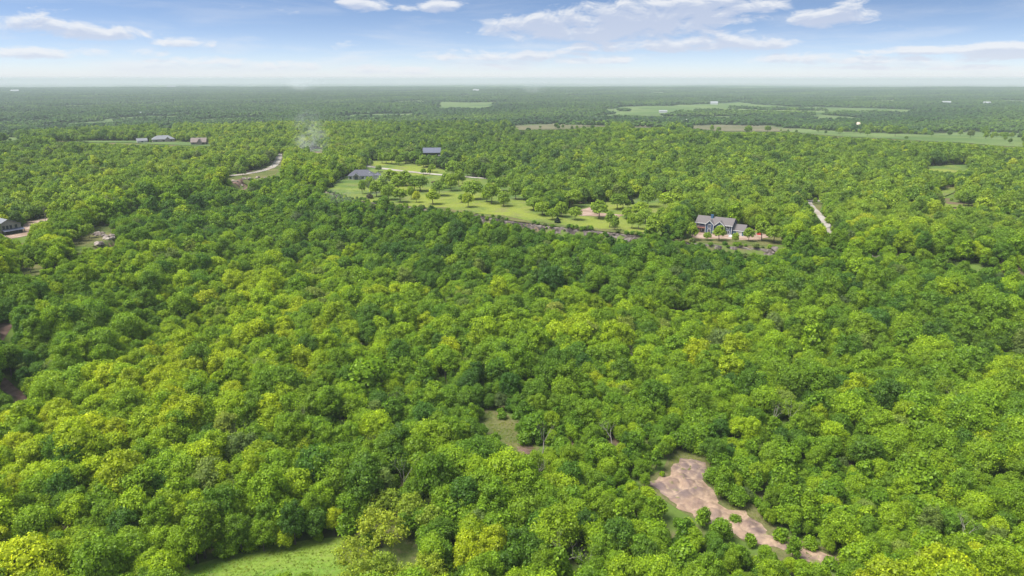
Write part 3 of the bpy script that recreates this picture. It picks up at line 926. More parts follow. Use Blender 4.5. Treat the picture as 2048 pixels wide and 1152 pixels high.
# smaller growth on the escarpment slope just below the rocks and round the eroded gully
gc = ground_at([1430], [1010])[0]
dg = np.hypot(tx - gc[0], ty - gc[1])
tsc *= 1 - .38 * sstep(75, 20, dg)
tsc *= np.where((tsd < 0) & (tsd > -28), .80, 1.0)
tsc = np.clip(tsc, .32, 1.12)
tshape = rng.integers(0, len(SHAPES), tx.size)
SH = np.array(SHAPES)
tR = SH[tshape, 0] * tsc; tH = SH[tshape, 2] * tsc * rng.uniform(.92, 1.22, tx.size)
keep = (~hides(tx, ty, tz, tR, tH) & ~ground_clear(tx, ty, tz)) | ((tr > 1000) & (rng.random(tx.size) < .007))
keep &= ~((tsd > -3) & (tsd < 2.5)) & ~before_house(tx, ty, tz, tR, tH)
gap = waves(tx, ty, 38, 55, 9)
keep &= gap < 1.75
for pts in ():
    pass
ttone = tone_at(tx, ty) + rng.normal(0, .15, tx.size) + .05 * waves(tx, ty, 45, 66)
big = rng.random(tx.size)
_au, _av, _ad = project(tx, ty, tz + tH * .75)
for au_, av_, tn_ in ((955, 1095, .97), (975, 1075, .95), (1130, 655, .88), (1245, 660, .86), (1165, 640, .84), (1430, 640, .82), (430, 735, .96), (370, 720, .95), (300, 790, .95), (660, 1040, .8), (540, 560, .85), (1690, 1000, .85), (1480, 870, .8),
                      (1360, 1050, .8), (1960, 1130, .95), (1900, 1140, .95), (590, 730, .93), (480, 560, .9), (860, 540, .3), (130, 900, .3), (560, 930, .34), (1100, 700, .3), (1780, 800, .22), (1850, 900, .24), (730, 640, .3), (1610, 780, .28)):
    q_ = np.hypot(_au - au_, _av - av_) < 26
    ttone[q_] = tn_
ttone = np.where(big < .035, ttone + rng.uniform(.15, .3, tx.size), ttone)
ttone = np.where(big > .95, ttone - rng.uniform(.12, .22, tx.size), ttone)
tx, ty, tz, tr, tsc, tshape, tR, tH, ttone = (a[keep] for a in (tx, ty, tz, tr, tsc, tshape, tR, tH, ttone))
trot = rng.uniform(0, 6.283, tx.size)
tzs = tH / SH[tshape, 2]


# ------------------------------------------------------------------ planted by sight: lawn oaks, bare trees, locusts, cedars
def stand(px_list):
    a = np.array([p[:2] for p in px_list], float)
    return ground_at(a[:, 0], a[:, 1])


def plant(name, parts, loc, rz, sxy, sz, tint, label, cat, group=None):
    t = bpy.data.objects.new(name, None)
    t.empty_display_size = 1
    t.location = loc; t.rotation_euler = (0, 0, rz); t.scale = (sxy, sxy, sz)
    COL.objects.link(t)
    t['label'] = label; t['category'] = cat
    if group: t['group'] = group
    for pn, me in parts.items():
        o = bpy.data.objects.new(pn, me)
        COL.objects.link(o)
        o.parent = t
        if tint is not None: o['tint'] = [float(c) for c in tint]
    return t

EXTRA_XY = []   # places taken by single trees, so that the woods leave them room
# lawn and cliff-top oaks: foot of the trunk (u, v), crown width and height on the photograph, tone
LAWN_OAKS = [
 (841, 383, 28, 30, .36, 'dark broad oak with a bare lower trunk on the lawn, first of a close pair'),
 (830, 382, 25, 28, .34, 'dark oak whose crown merges with its neighbour left of the round brown brush pile'),
 (822, 399, 15, 25, .55, 'narrow mid green oak at the lawn edge above the rocks, left of the yellowish sapling'),
 (833, 405, 15, 22, .84, 'small yellowish oak sapling on the lawn above the rock ledge'),
 (866, 409, 25, 27, .62, 'round yellow green oak on the lawn close above the rock ledge, standing alone'),
 (878, 392, 27, 27, .36, 'dark leaning oak on the middle of the lawn behind the round yellow green one'),
 (891, 377, 19, 27, .46, 'slim oak on the lawn just right of the brown brush pile'),
 (903, 382, 24, 31, .54, 'bright spreading oak with a forked trunk on the middle of the lawn'),
 (918, 373, 20, 30, .50, 'tall straight oak with a long bare trunk on the lawn below the road'),
 (925, 367, 11, 15, .46, 'little oak beside the tall straight one below the road'),
 (923, 405, 14, 15, .44, 'low bushy oak on the lawn left of the largest lawn oak'),
 (936, 415, 21, 26, .70, 'lime green oak nearest the rock ledge on the open lawn'),
 (945, 399, 36, 36, .44, 'largest lawn oak, wide and dull green, on the right half of the lawn'),
 (973, 404, 20, 26, .50, 'thin oak with two stems left of the twin trunked oak on the lawn'),
 (983, 408, 30, 37, .48, 'twin trunked dull green oak at the right end of the lawn'),
 (1008, 413, 23, 27, .48, 'rounded oak with clustered stems at the far right end of the main lawn'),
 (984, 374, 19, 20, .32, 'dark round oak behind the pale earth spot on the lawn'),
 (1003, 383, 26, 26, .40, 'dense oak at the wood edge behind the twin trunked lawn oak'),
 (725, 388, 13, 26, .42, 'greyish slender oak with a long bare stem in front of the hip roofed house'),
 (741, 386, 18, 30, .50, 'tall oak in front of the hip roofed house, beside the greyish slender one'),
 (753, 394, 22, 30, .50, 'leafy oak right of the dark round bush below the hip roofed house'),
 (766, 390, 24, 34, .46, 'pale leaved oak half veiled by mist right of the hip roofed house'),
 (782, 372, 30, 30, .56, 'bright oak in the clump right of the hip roofed house, topmost'),
 (798, 384, 30, 32, .50, 'oak in the clump right of the hip roofed house, lowest and widest'),
 (812, 372, 28, 28, .46, 'oak in the clump right of the hip roofed house, nearest the lawn'),
 (778, 400, 26, 28, .46, 'bushy oak above the rocks between the mist and the lawn'),
 (800, 405, 24, 28, .50, 'bushy oak above the rocks left of the yellowish sapling'),
 (742, 335, 9, 16, .42, 'thin pole-like young oak beside the gravel road above the hip roofed house'),
 (757, 344, 12, 12, .40, 'small round oak at the bend of the gravel road behind the hip roofed house'),
 (764, 327, 14, 20, .44, 'first oak of the row behind the gravel road, counted from the left'),
 (773, 328, 16, 22, .42, 'second oak of the row behind the gravel road, counted from the left'),
 (784, 329, 17, 22, .42, 'third oak of the row behind the gravel road, counted from the left'),
 (797, 331, 12, 18, .44, 'fourth and smallest oak of the row behind the gravel road'),
 (812, 327, 22, 22, .30, 'dark oak in front of the slate roofed house, left of the pale fence line'),
 (829, 328, 22, 24, .30, 'dark oak in front of the slate roofed house, left of its porch'),
 (848, 335, 18, 22, .40, 'lollipop shaped oak standing free below the slate roofed house'),
 (865, 345, 14, 15, .50, 'small bright oak standing free just above the gravel road'),
 (847, 350, 12, 12, .40, 'shrubby little oak hiding part of the gravel road'),
 (859, 352, 8, 16, .58, 'spindly yellowish oak just below the gravel road'),
 (906, 356, 30, 32, .42, 'wide oak at the roadside where the gravel road meets the wood'),
 (1031, 399, 24, 30, .38, 'dark oak with two bare trunks on the lawn strip right of the main lawn'),
 (1068, 421, 28, 24, .44, 'leaning oak behind the low round oaks above the rocks, with a grey trunk'),
 (1086, 431, 30, 25, .54, 'round low crowned oak above the rocks, left of the dark cedar'),
 (1104, 440, 21, 22, .48, 'small oak directly left of the dark cedar above the rocks'),
 (1122, 434, 24, 27, .52, 'upright oak behind the dark cedar above the rocks'),
 (1150, 440, 22, 25, .52, 'neat round oak left of the bare pale dirt pad'),
 (1198, 437, 32, 34, .48, 'spreading oak with a visible forked trunk in front of the bare dirt pad'),
 (1103, 406, 32, 30, .42, 'wide oak in the clump behind the cedar, left member'),
 (1140, 414, 42, 30, .52, 'widest bright crowned oak of the clump left of the dirt pad'),
 (1060, 402, 32, 24, .52, 'flat topped pale oak at the left end of the clump behind the cedar'),
 (1234, 419, 28, 29, .38, 'dark oak with a thick trunk on the grass behind the dirt pad'),
 (1246, 417, 18, 26, .42, 'grey green oak just right of the thick trunked one behind the dirt pad'),
 (1256, 416, 12, 15, .40, 'little oak on the grass behind the dirt pad'),
 (1219, 455, 18, 30, .42, 'bushy oak on the rock ledge below the dirt pad, left of two'),
 (1229, 460, 16, 26, .42, 'bushy oak on the rock ledge below the dirt pad, right of two'),
 (1263, 457, 18, 28, .52, 'thin trunked oak on grass between dirt pad and blue house, left of two'),
 (1277, 459, 18, 30, .50, 'thin trunked oak on grass between dirt pad and blue house, right of two'),
 (1294, 414, 30, 38, .46, 'big rounded pale oak at the left border of the sloping strip of grass'),
 (1254, 438, 20, 20, .54, 'bright oak right of the dirt pad'),
 (1280, 434, 32, 28, .58, 'flat yellow green oak right of the dirt pad with a bare grey gap in it'),
 (1291, 447, 28, 28, .46, 'full oak above the two thin trunked ones'),
 (1308, 479, 34, 48, .52, 'tall oak with leaning bare trunk at the cliff edge left of the blue house'),
 (1330, 464, 26, 30, .54, 'yellow green oak on the slope left of the blue house'),
 (1353, 452, 26, 26, .64, 'bright umbrella shaped oak left of the blue house'),
 (1356, 434, 32, 26, .50, 'broad oak behind the umbrella shaped one left of the blue house'),
 (1342, 420, 44, 32, .58, 'broadest domed oak at the right border of the sloping strip of grass'),
 (1322, 442, 20, 24, .48, 'dark stemmed oak below the sloping strip of grass'),
 (1382, 448, 14, 28, .46, 'narrow upright oak against the left end of the blue house'),
 (1318, 406, 12, 22, .50, 'see-through thin oak standing on the sloping strip of grass'),
 (1384, 481, 20, 34, .56, 'sparse many stemmed oak in front of the left corner of the blue house'),
 (1414, 481, 14, 16, .46, 'small oak growing in the pink dirt before the blue house'),
 (1438, 482, 23, 29, .54, 'bright oak covering the middle of the blue house front'),
 (1470, 486, 13, 19, .60, 'slim yellow green oak before the garage wing of the blue house'),
 (1497, 483, 18, 26, .52, 'leafy oak right of the garage wing of the blue house'),
 (1524, 482, 28, 38, .48, 'tall flat topped oak with bare trunk right of the small red container'),
 (1548, 486, 30, 34, .50, 'dense oak at the end of the yard, right of the flat topped one'),
 (143, 489, 22, 30, .58, 'tall thin oak on the grassy outcrop, leftmost'),
 (164, 482, 20, 30, .46, 'dark trunked oak in the middle of the grassy outcrop'),
 (158, 474, 16, 24, .48, 'smaller oak behind the dark trunked one on the grassy outcrop'),
 (180, 476, 18, 26, .50, 'oak by the pale stones on the grassy outcrop'),
 (205, 452, 18, 26, .44, 'slender oak at the back of the grassy outcrop'),
 (217, 440, 16, 26, .46, 'slender oak behind the grassy outcrop beside the ravine'),
 (38, 447, 20, 22, .52, 'thin oak behind the grey roofed house at the left edge'),
 (54, 446, 14, 20, .54, 'slim oak by the dirt drive at the left edge'),
 (8, 436, 20, 22, .44, 'oak above the grey metal roof at the left edge'),
 (62, 545, 16, 26, .52, 'slim oak in the small grassy gap near the left edge, right of two'),
 (52, 540, 16, 26, .48, 'slim oak in the small grassy gap near the left edge, left of two'),
 (486, 352, 12, 17, .40, 'small free standing oak beside the gravel road near the ravine head'),
 (459, 353, 12, 14, .40, 'smaller free standing oak at the left end of the gravel road near the ravine head'),
 (1630, 408, 8, 12, .46, 'tiny oak at the road junction above the straight driveway'),
]
gl = stand(LAWN_OAKS)
for (u, v, w, h, tn, lab), g in zip(LAWN_OAKS, gl):
    d = depth_of(g)
    Rr = max(w * d / FPX / 2, .8); hh = max(h * d / FPX, 2.0)
    i = int(rng.integers(0, 8))
    p = OAKS_MID[i]
    plant('post_oak', {'crown': p['crown'], 'trunk': p['trunk']}, (g[0], g[1], g[2]), rng.uniform(0, 6.28), Rr / SHAPES[i][0] * 1.14, hh / SHAPES[i][2] * 1.05,
          tint_of(np.clip(tn + .14, 0, 1)) * np.array([1.08, 1, 2.4]), lab, 'tree', 'oaks standing free on the cliff top grass')
    EXTRA_XY.append((g[0], g[1], Rr * .9))

# bare and half-dead trees standing among the green ones: crown centre on the photograph
BARE = [(672, 862, 1, 'grey bare tree right of a yellow green crown, low left of centre'), (596, 852, 0, 'brownish half bare tree in the woods, left of the larger bare grey one'),
        (800, 805, 1, 'thin grey bare tree top above dark crowns left of the small glade'), (806, 968, 2, 'tall pale bare tree standing above the yellow flowering trees'),
        (398, 818, 0, 'leafless forked tree between lime crowns in the left woods'), (371, 905, 1, 'low half bare tree in the lower left woods'),
        (14, 1128, 1, 'whitish bare tree in the bottom left corner'), (700, 758, 1, 'grey stemmed bare tree in the middle of the woods, left of centre'),
        (553, 768, 0, 'twiggy bare tree beside bright lime crowns left of centre'), (496, 880, 2, 'spindly bare tree in the lower left woods right of the half bare one'),
        (1271, 716, 0, 'dark brown bare tree among yellow green crowns right of centre'), (1122, 756, 1, 'small bare tree with crooked limbs near the centre'),
        (1226, 872, 1, 'pale branching bare tree above the eroded earth, left'), (1085, 884, 2, 'bare tree with straight white stem right of the small glade'),
        (1000, 948, 0, 'low bare tree below the small glade'), (1071, 958, 0, 'brown bare tree below the bare soil spots'),
        (1542, 832, 1, 'short bare tree in dense woods above the eroded earth, right'), (1575, 836, 2, 'thin bare pole of a tree in dense woods right of the short bare one'),
        (1928, 1082, 1, 'white branched bare tree low in the right corner'), (1130, 1128, 0, 'bare twiggy tree at the bottom edge right of centre'),
        (1172, 1118, 1, 'greyish bare tree at the bottom edge, beside the twiggy one'), (2000, 655, 0, 'grey bare crown near the right edge'),
        (1890, 735, 1, 'grey brown bare crown in the right woods'), (1832, 662, 0, 'half bare grey crown in the upper right woods'),
        (2028, 772, 1, 'dark bare tree at the right edge'), (1900, 812, 0, 'faded grey crown in the right woods below the brown one'),
        (452, 432, 0, 'bare grey tree in the ravine'), (92, 424, 2, 'reddish brown bare tree beside the dirt drive'), (700, 668, 1, 'bare stems in a dark hollow left of centre')]
gb = ground_at([b[0] for b in BARE], [b[1] + 22 for b in BARE])
for (u, v, k, lab), g in zip(BARE, gb):
    p = BARES[k]
    s = rng.uniform(1.0, 1.25)
    plant('bare_tree', {'trunk': p['trunk'], 'foliage': p['crown']}, tuple(g), rng.uniform(0, 6.28), s, s, tint_of(np.array(.62)), lab, 'tree', 'bare trees among the green woods')
    EXTRA_XY.append((g[0], g[1], 3.0))

LOCUST = [(765, 1062, 1.22, .90, 'largest yellow flowering open crowned tree right of the meadow'), (826, 1014, 1.12, .78, 'yellow green feathery tree behind the largest yellow one'),
          (712, 1112, 1.0, .88, 'low yellow feathery tree at the right end of the meadow'), (775, 1004, 1.0, .74, 'olive feathery tree against the dark wood behind the largest yellow one'),
          (870, 1040, 1.1, .74, 'feathery olive tree right of the largest yellow one, above the grassy gap'), (648, 1168, .6, .95, 'yellow topped small tree cut by the bottom edge in the meadow'),
          (862, 1138, 1.0, .86, 'small yellow green feathery tree right of the grassy gap'), (770, 1140, 1.1, .72, 'darker feathery tree at the bottom edge below the largest yellow one'),
          (728, 1160, 1.0, .82, 'feathery tree cut by the bottom edge at the right end of the meadow'), (812, 1160, 1.0, .80, 'feathery tree at the bottom edge below the grassy gap')]
for n_, ((u, v, s, tn, lab), g) in enumerate(zip(LOCUST, ground_at([b[0] for b in LOCUST], [b[1] + 34 for b in LOCUST]))):
    p = LOCUSTS[n_ % 3]
    plant('locust_tree', {'crown': p['crown'], 'trunk': p['trunk']}, tuple(g), rng.uniform(0, 6.28), s, s, tint_of(np.array(tn)) * np.array([1.0, .92, 3.0]), lab, 'tree', 'yellow feathery trees by the meadow')
    EXTRA_XY.append((g[0], g[1], 2.6 * s))

CEDAR = [(1115, 446, 0, 14, 'dark pointed cedar above the rock ledge'), (663, 375, 1, 10, 'dark squat cedar at the left end of the lawn below the hip roofed house'),
         (1262, 408, 0, 14, 'dark cedar among the oaks behind the dirt pad'), (620, 352, 1, 20, 'dark cedar in the oak wood left of the hip roofed house')]
for (u, v, k, hp, lab), g in zip(CEDAR, stand(CEDAR)):
    p = CEDARS[k]; s = hp * depth_of(g) / FPX / p['h']
    plant('cedar_tree', {'crown': p['crown'], 'trunk': p['trunk']}, tuple(g), 0.3, s * 1.25, s, (.022, .045, .020), lab, 'tree')
    EXTRA_XY.append((g[0], g[1], 2.0))
for (u, v, w, tint, lab), g in zip([(740, 397, 15, (.075, .06, .04), 'dark brown round bush below the hip roofed house'), (868, 366, 12, (.15, .10, .075), 'round brown brush pile on the open lawn'),
                                    (1272, 424, 14, (.12, .105, .07), 'grey leafless bush inside the oak clump right of the dirt pad'), (594, 352, 14, (.13, .09, .07), 'brown brush heap at the wood edge above the ravine')],
                                   ground_at([740, 868, 1272, 594], [397, 366, 424, 352])):
    p = BUSHES[3]; s = w * depth_of(g) / FPX / 2 / 2.1
    t = plant('bush' if 'bush' in lab else 'brush_pile', {'foliage': p['crown'], 'stems': p['trunk']}, tuple(g), .4, s, s * (.9 if 'bush' in lab else .45), tint, lab, 'bush')
    EXTRA_XY.append((g[0], g[1], 2.0))

# single shrubs and young trees along the eroded gully
SHRUB = [(812, 1076, 1.5, .44, 'dark green shrub in the grassy gap among the yellow feathery trees, left'), (838, 1062, 1.6, .40, 'dark green shrub in the grassy gap among the yellow feathery trees, upper'), (846, 1100, 1.4, .50, 'mid green shrub in the grassy gap among the yellow feathery trees, lower'), (742, 1090, 1.2, .46, 'green shrub between the meadow end and the largest yellow feathery tree'),
         (1405, 1055, 1.3, .52, 'rounded shrub standing in the middle of the eroded earth edge'), (1440, 1080, 1.5, .46, 'larger dark shrub at the lower edge of the eroded earth'), (1500, 1092, 1.0, .55, 'small upright shrub on the eroded earth where it narrows'),
         (1425, 965, 1.4, .44, 'dark shrub at the right edge of the eroded earth, uppermost'), (1442, 998, 1.5, .48, 'shrub at the right edge of the eroded earth, second from the top'), (1475, 1012, 1.4, .44, 'shrub right of the eroded earth, beside the green grass tongue'),
         (1560, 1084, 1.2, .50, 'shrub right of the narrow end of the eroded earth'), (1620, 1098, .9, .58, 'pale small shrub between the two tongues of bare earth'), (1660, 1138, 1.0, .50, 'low shrub below the lower tongue of bare earth'),
         (1392, 905, 1.2, .60, 'yellow green shrub above the top of the eroded earth'), (1312, 940, 1.4, .42, 'dark shrub left of the top of the eroded earth'), (1050, 888, 1.2, .44, 'round shrub standing free in the glade'),
         (1005, 838, .9, .40, 'low dark shrub at the upper edge of the glade'), (1470, 1046, .7, .5, 'tiny shrub on bare earth'), (1585, 1120, 1.3, .48, 'shrub left of the lower tongue of bare earth')]
for n_, ((u, v, s, tn, lab), g) in enumerate(zip(SHRUB, stand(SHRUB))):
    p = (BUSHES + YOUNG)[(n_ * 3) % 4] if s < 1.25 else YOUNG[n_ % 4]
    s2 = s if s < 1.25 else s * .62
    plant('shrub', {'foliage': p['crown'], 'stems': p['trunk']}, tuple(g), rng.uniform(0, 6.28), s2, s2, tint_of(np.array(tn)), lab, 'shrub', 'shrubs round the bare earth and the glade')
    EXTRA_XY.append((g[0], g[1], 1.8))

# ------------------------------------------------------------------ the woods
ex = np.array(EXTRA_XY)
keep = np.ones(tx.size, bool)
for (x, y, rr) in ex:
    keep &= np.hypot(tx - x, ty - y) > rr + 1.2
tx, ty, tz, tr, tsc, tshape, tR, tH, ttone, trot, tzs = (a[keep] for a in (tx, ty, tz, tr, tsc, tshape, tR, tH, ttone, trot, tzs))
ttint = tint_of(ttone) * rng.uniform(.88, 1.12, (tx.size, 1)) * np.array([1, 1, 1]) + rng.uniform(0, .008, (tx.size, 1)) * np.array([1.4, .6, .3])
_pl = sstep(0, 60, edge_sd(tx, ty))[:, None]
ttint = ttint * (1 - .10 * _pl) + np.array([.016, .014, .014]) * _pl  # plateau crowns paled towards grey: distance haze put into their tint
grey = rng.random(tx.size) < .03
ttint[grey] = ttint[grey] * .62 + np.array([.075, .075, .042]) * .8

tu, tv, td = project(tx, ty, tz + tH * .65)
pw = FPX * tR / td
inview = (tu > 4) & (tu < 2044) & (tv < 1146)
size = np.where(inview, pw * np.sqrt(tH / tR), 0)
# crowns that nearer crowns cover are not taken as single trees
order = np.argsort(-size)
single = np.zeros(tx.size, bool)
N_SINGLE = 290
cand = order[:900]
cnt = 0
for i in cand:
    near = (td < td[i] - 1) & (np.abs(tu - tu[i]) < pw * .6) & (np.abs(tv - pw * .45 - tv[i]) < pw * .38)
    if near.sum() >= 1 and pw[near].max() > pw[i] * .95:
        continue
    single[i] = True; cnt += 1
    if cnt >= N_SINGLE: break

ANCH = [('the meadow', 560, 1110), ('the eroded earth', 1390, 985), ('the glade', 1005, 850), ('the yellow feathery trees', 780, 1060), ('the lower bare tongue', 1600, 1110),
        ('the bare slope', 40, 770), ('the white bare tree', 1928, 1085), ('the tall pale snag', 806, 960), ('the grey snag', 672, 860), ('the left corner', 0, 1152), ('the right corner', 2048, 1152)]
def tone_word(t):
    return 'dark green' if t < .34 else 'deep green' if t < .44 else 'mid green' if t < .54 else 'fresh green' if t < .64 else 'yellow green' if t < .78 else 'bright lime'
def describe(i):
    d = [(math.hypot(tu[i] - a[1], tv[i] - a[2]), a) for a in ANCH]
    dist, (nm, au, av) = min(d, key=lambda q: q[0])
    ang = math.degrees(math.atan2(-(tv[i] - av), tu[i] - au)) % 360
    side = ['right of', 'above right of', 'above', 'above left of', 'left of', 'below left of', 'below', 'below right of'][int((ang + 22.5) // 45) % 8]
    steps = dist / (2 * pw[i])
    far = 'just' if steps < .9 else 'one crown' if steps < 1.7 else 'two crowns' if steps < 2.6 else 'three crowns' if steps < 3.6 else 'four crowns' if steps < 4.6 else f'{["five", "six", "seven", "eight", "nine", "ten"][min(5, int(steps - 4.5))]} crowns'
    ratio = tH[i] / (2 * tR[i])
    build = 'tall' if ratio > 1.5 else 'flat' if ratio < 1.08 else 'rounded'
    sz = 'large' if tsc[i] > .84 else 'small' if tsc[i] < .58 else ''
    return ' '.join(w for w in (sz, build, tone_word(ttone[i]), 'oak', far, side, nm) if w)

labels = {}
for i in np.flatnonzero(single):
    labels.setdefault(describe(i), []).append(i)
final = {}
for lab, ids in labels.items():
    if len(ids) == 1:
        final[ids[0]] = lab
    else:
        us = np.array([tu[i] for i in ids]); vs = np.array([tv[i] for i in ids])
        hor = np.ptp(us) >= np.ptp(vs)
        o = np.argsort(us if hor else vs)
        n = len(ids)
        ords = ['first', 'second', 'third', 'fourth', 'fifth', 'sixth', 'seventh', 'eighth']
        for k, q in enumerate(o):
            e = ('leftmost' if hor else 'topmost') if k == 0 else ('rightmost' if hor else 'lowest') if k == n - 1 else 'middle' if n == 3 else ords[k] + (' from left' if hor else ' from top')
            final[ids[q]] = e + ' ' + lab
for i in np.flatnonzero(single):
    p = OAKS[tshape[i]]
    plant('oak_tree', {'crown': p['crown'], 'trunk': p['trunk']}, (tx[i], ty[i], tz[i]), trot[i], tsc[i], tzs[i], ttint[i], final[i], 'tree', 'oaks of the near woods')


def proto_collection(name, meshes):
    c = bpy.data.collections.new(name)
    for me in meshes:
        c.objects.link(bpy.data.objects.new(name, me))
    return c

def instanced(name, x, y, z, pick, rot, sx, sz, tint, meshes):
    """one object that stands copies of a few meshes on its points"""
    n = len(x)
    me = bpy.data.meshes.new(name)
    me.vertices.add(n)
    me.vertices.foreach_set('co', np.column_stack([x, y, z]).astype(np.float32).ravel())
    def at(k, t, arr, key):
        a = me.attributes.new(k, t, 'POINT'); a.data.foreach_set(key, np.asarray(arr).ravel())
    at('pick', 'INT', np.asarray(pick, np.int32), 'value')
    at('turn', 'FLOAT_VECTOR', np.column_stack([np.zeros(n), np.zeros(n), rot]).astype(np.float32), 'vector')
    at('size', 'FLOAT_VECTOR', np.column_stack([sx, sx, sz]).astype(np.float32), 'vector')
    at('tint', 'FLOAT_COLOR', np.column_stack([tint, np.ones(n)]).astype(np.float32), 'color')
    o = obj(name, me)
    g = bpy.data.node_groups.new(name, 'GeometryNodeTree')
    g.interface.new_socket('Geometry', in_out='INPUT', socket_type='NodeSocketGeometry')
    g.interface.new_socket('Geometry', in_out='OUTPUT', socket_type='NodeSocketGeometry')
    gi, go = g.nodes.new('NodeGroupInput'), g.nodes.new('NodeGroupOutput')
    ci = g.nodes.new('GeometryNodeCollectionInfo')
    ci.inputs['Collection'].default_value = proto_collection(name + '_forms', meshes)
    ci.inputs['Separate Children'].default_value = True
    ci.inputs['Reset Children'].default_value = True
    ip = g.nodes.new('GeometryNodeInstanceOnPoints')
    ip.inputs['Pick Instance'].default_value = True
    def na(k, t):
        a = g.nodes.new('GeometryNodeInputNamedAttribute'); a.data_type = t; a.inputs[0].default_value = k; return a.outputs[0]
    L = g.links.new
    L(gi.outputs[0], ip.inputs['Points']); L(ci.outputs[0], ip.inputs['Instance'])
    L(na('pick', 'INT'), ip.inputs['Instance Index']); L(na('turn', 'FLOAT_VECTOR'), ip.inputs['Rotation']); L(na('size', 'FLOAT_VECTOR'), ip.inputs['Scale'])
    L(ip.outputs[0], go.inputs[0])
    md = o.modifiers.new('stand', 'NODES'); md.node_group = g
    return stuff(o)

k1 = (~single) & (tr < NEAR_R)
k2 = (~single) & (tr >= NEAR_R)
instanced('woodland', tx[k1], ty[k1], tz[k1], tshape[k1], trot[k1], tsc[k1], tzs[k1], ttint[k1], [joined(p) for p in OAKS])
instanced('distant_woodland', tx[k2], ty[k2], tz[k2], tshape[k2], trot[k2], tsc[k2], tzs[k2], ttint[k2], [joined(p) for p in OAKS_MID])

# the wooded plain beyond
PS = 42.0
fx, fy = scatter(MID_R - 10, FAR_R, -47, 47, PS * .98, .12)
fz = H(fx, fy)
k = ~ground_clear(fx, fy, fz) & (openness(fx, fy) < .5)
for dx_, dy_ in ((0, 26), (0, -26), (18, 0), (-18, 0)):
    k &= ~ground_clear(fx + dx_, fy + dy_, fz)
k |= (waves(fx, fy, 300, 97) > .95) & (openness(fx, fy) < .5)
fx, fy, fz = fx[k], fy[k], fz[k]
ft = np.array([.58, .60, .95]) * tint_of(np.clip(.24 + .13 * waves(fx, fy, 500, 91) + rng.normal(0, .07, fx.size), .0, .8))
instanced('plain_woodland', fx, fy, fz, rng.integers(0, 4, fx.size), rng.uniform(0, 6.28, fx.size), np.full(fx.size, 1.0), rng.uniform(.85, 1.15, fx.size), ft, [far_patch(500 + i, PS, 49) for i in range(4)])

# undergrowth: young trees and bushes in the gaps, thicker on the slope below the rocks and round the gully
ux, uy = scatter(75, 620, -48, 48, 3.4, .6)
uz = H(ux, uy); usd = edge_sd(ux, uy)
um = np.exp(rng.normal(0, .28, ux.size)) * .85
k = ~hides(ux, uy, uz, 2.4 * um, 5.5 * um, 0.3, .05) & ~ground_clear(ux, uy, uz) & ~before_house(ux, uy, uz, 2.0 * um, 5.0 * um) & (rng.random(ux.size) < np.where(((usd < 3) & (usd > -30)) | (np.hypot(ux - gc[0], uy - gc[1]) < 90), 1.0, .5))
for (x, y, rr) in ex:
    k &= np.hypot(ux - x, uy - y) > 2.2
ux, uy, uz, um = ux[k], uy[k], uz[k], um[k]
ut = tint_of(tone_at(ux, uy) + rng.normal(-.03, .10, ux.size))
UB = BUSHES + YOUNG
instanced('undergrowth', ux, uy, uz, rng.integers(0, len(UB), ux.size), rng.uniform(0, 6.28, ux.size), um, um, ut, [joined(p) for p in UB])


# ------------------------------------------------------------------ the rock ledge of the escarpment
def rock_mesh(seed):
    r = np.random.default_rng(seed)
    V = ICO_V * r.uniform(.72, 1.15, (12, 1)) * np.array([1.25, .95, .72])
    V = np.sign(V) * np.abs(V) ** .75
    return mesh('rock', V, [tuple(f) for f in ICO_F], [M_ROCK])
ROCKS = [rock_mesh(700 + i) for i in range(7)]
M_PALEROCK = dirt_mat('pale_sandstone', (0.23, 0.185, 0.155), (0.36, 0.31, 0.265), (0.12, 0.095, 0.085), 0.35)
PALE_ROCKS = []
for me_ in ROCKS:
    c_ = me_.copy(); c_.materials.clear(); c_.materials.append(M_PALEROCK); PALE_ROCKS.append(c_)

def edge_points(u0, u1, step):
    a, _ = px_plane([u0, u1], [0, 0], PLAT) if False else (None, None)
    E = np.array(EDGE_PX, float)
    out = []
    for i in range(len(E) - 1):
        if E[i + 1, 0] < u0 or E[i, 0] > u1: continue
        n = max(1, int(np.linalg.norm(EDGE[i + 1] - EDGE[i]) / step))
        for q in range(n):
            out.append(EDGE[i] + (EDGE[i + 1] - EDGE[i]) * q / n)
    P = np.array(out)
    e = .5
    g = np.stack([edge_sd(P[:, 0] + e, P[:, 1]) - edge_sd(P[:, 0] - e, P[:, 1]), edge_sd(P[:, 0], P[:, 1] + e) - edge_sd(P[:, 0], P[:, 1] - e)], 1)
    g = g / np.maximum(np.linalg.norm(g, axis=1, keepdims=True), 1e-6)
    P = P - g * (waves(P[:, 0], P[:, 1], 22, 5))[:, None]
    return P, g

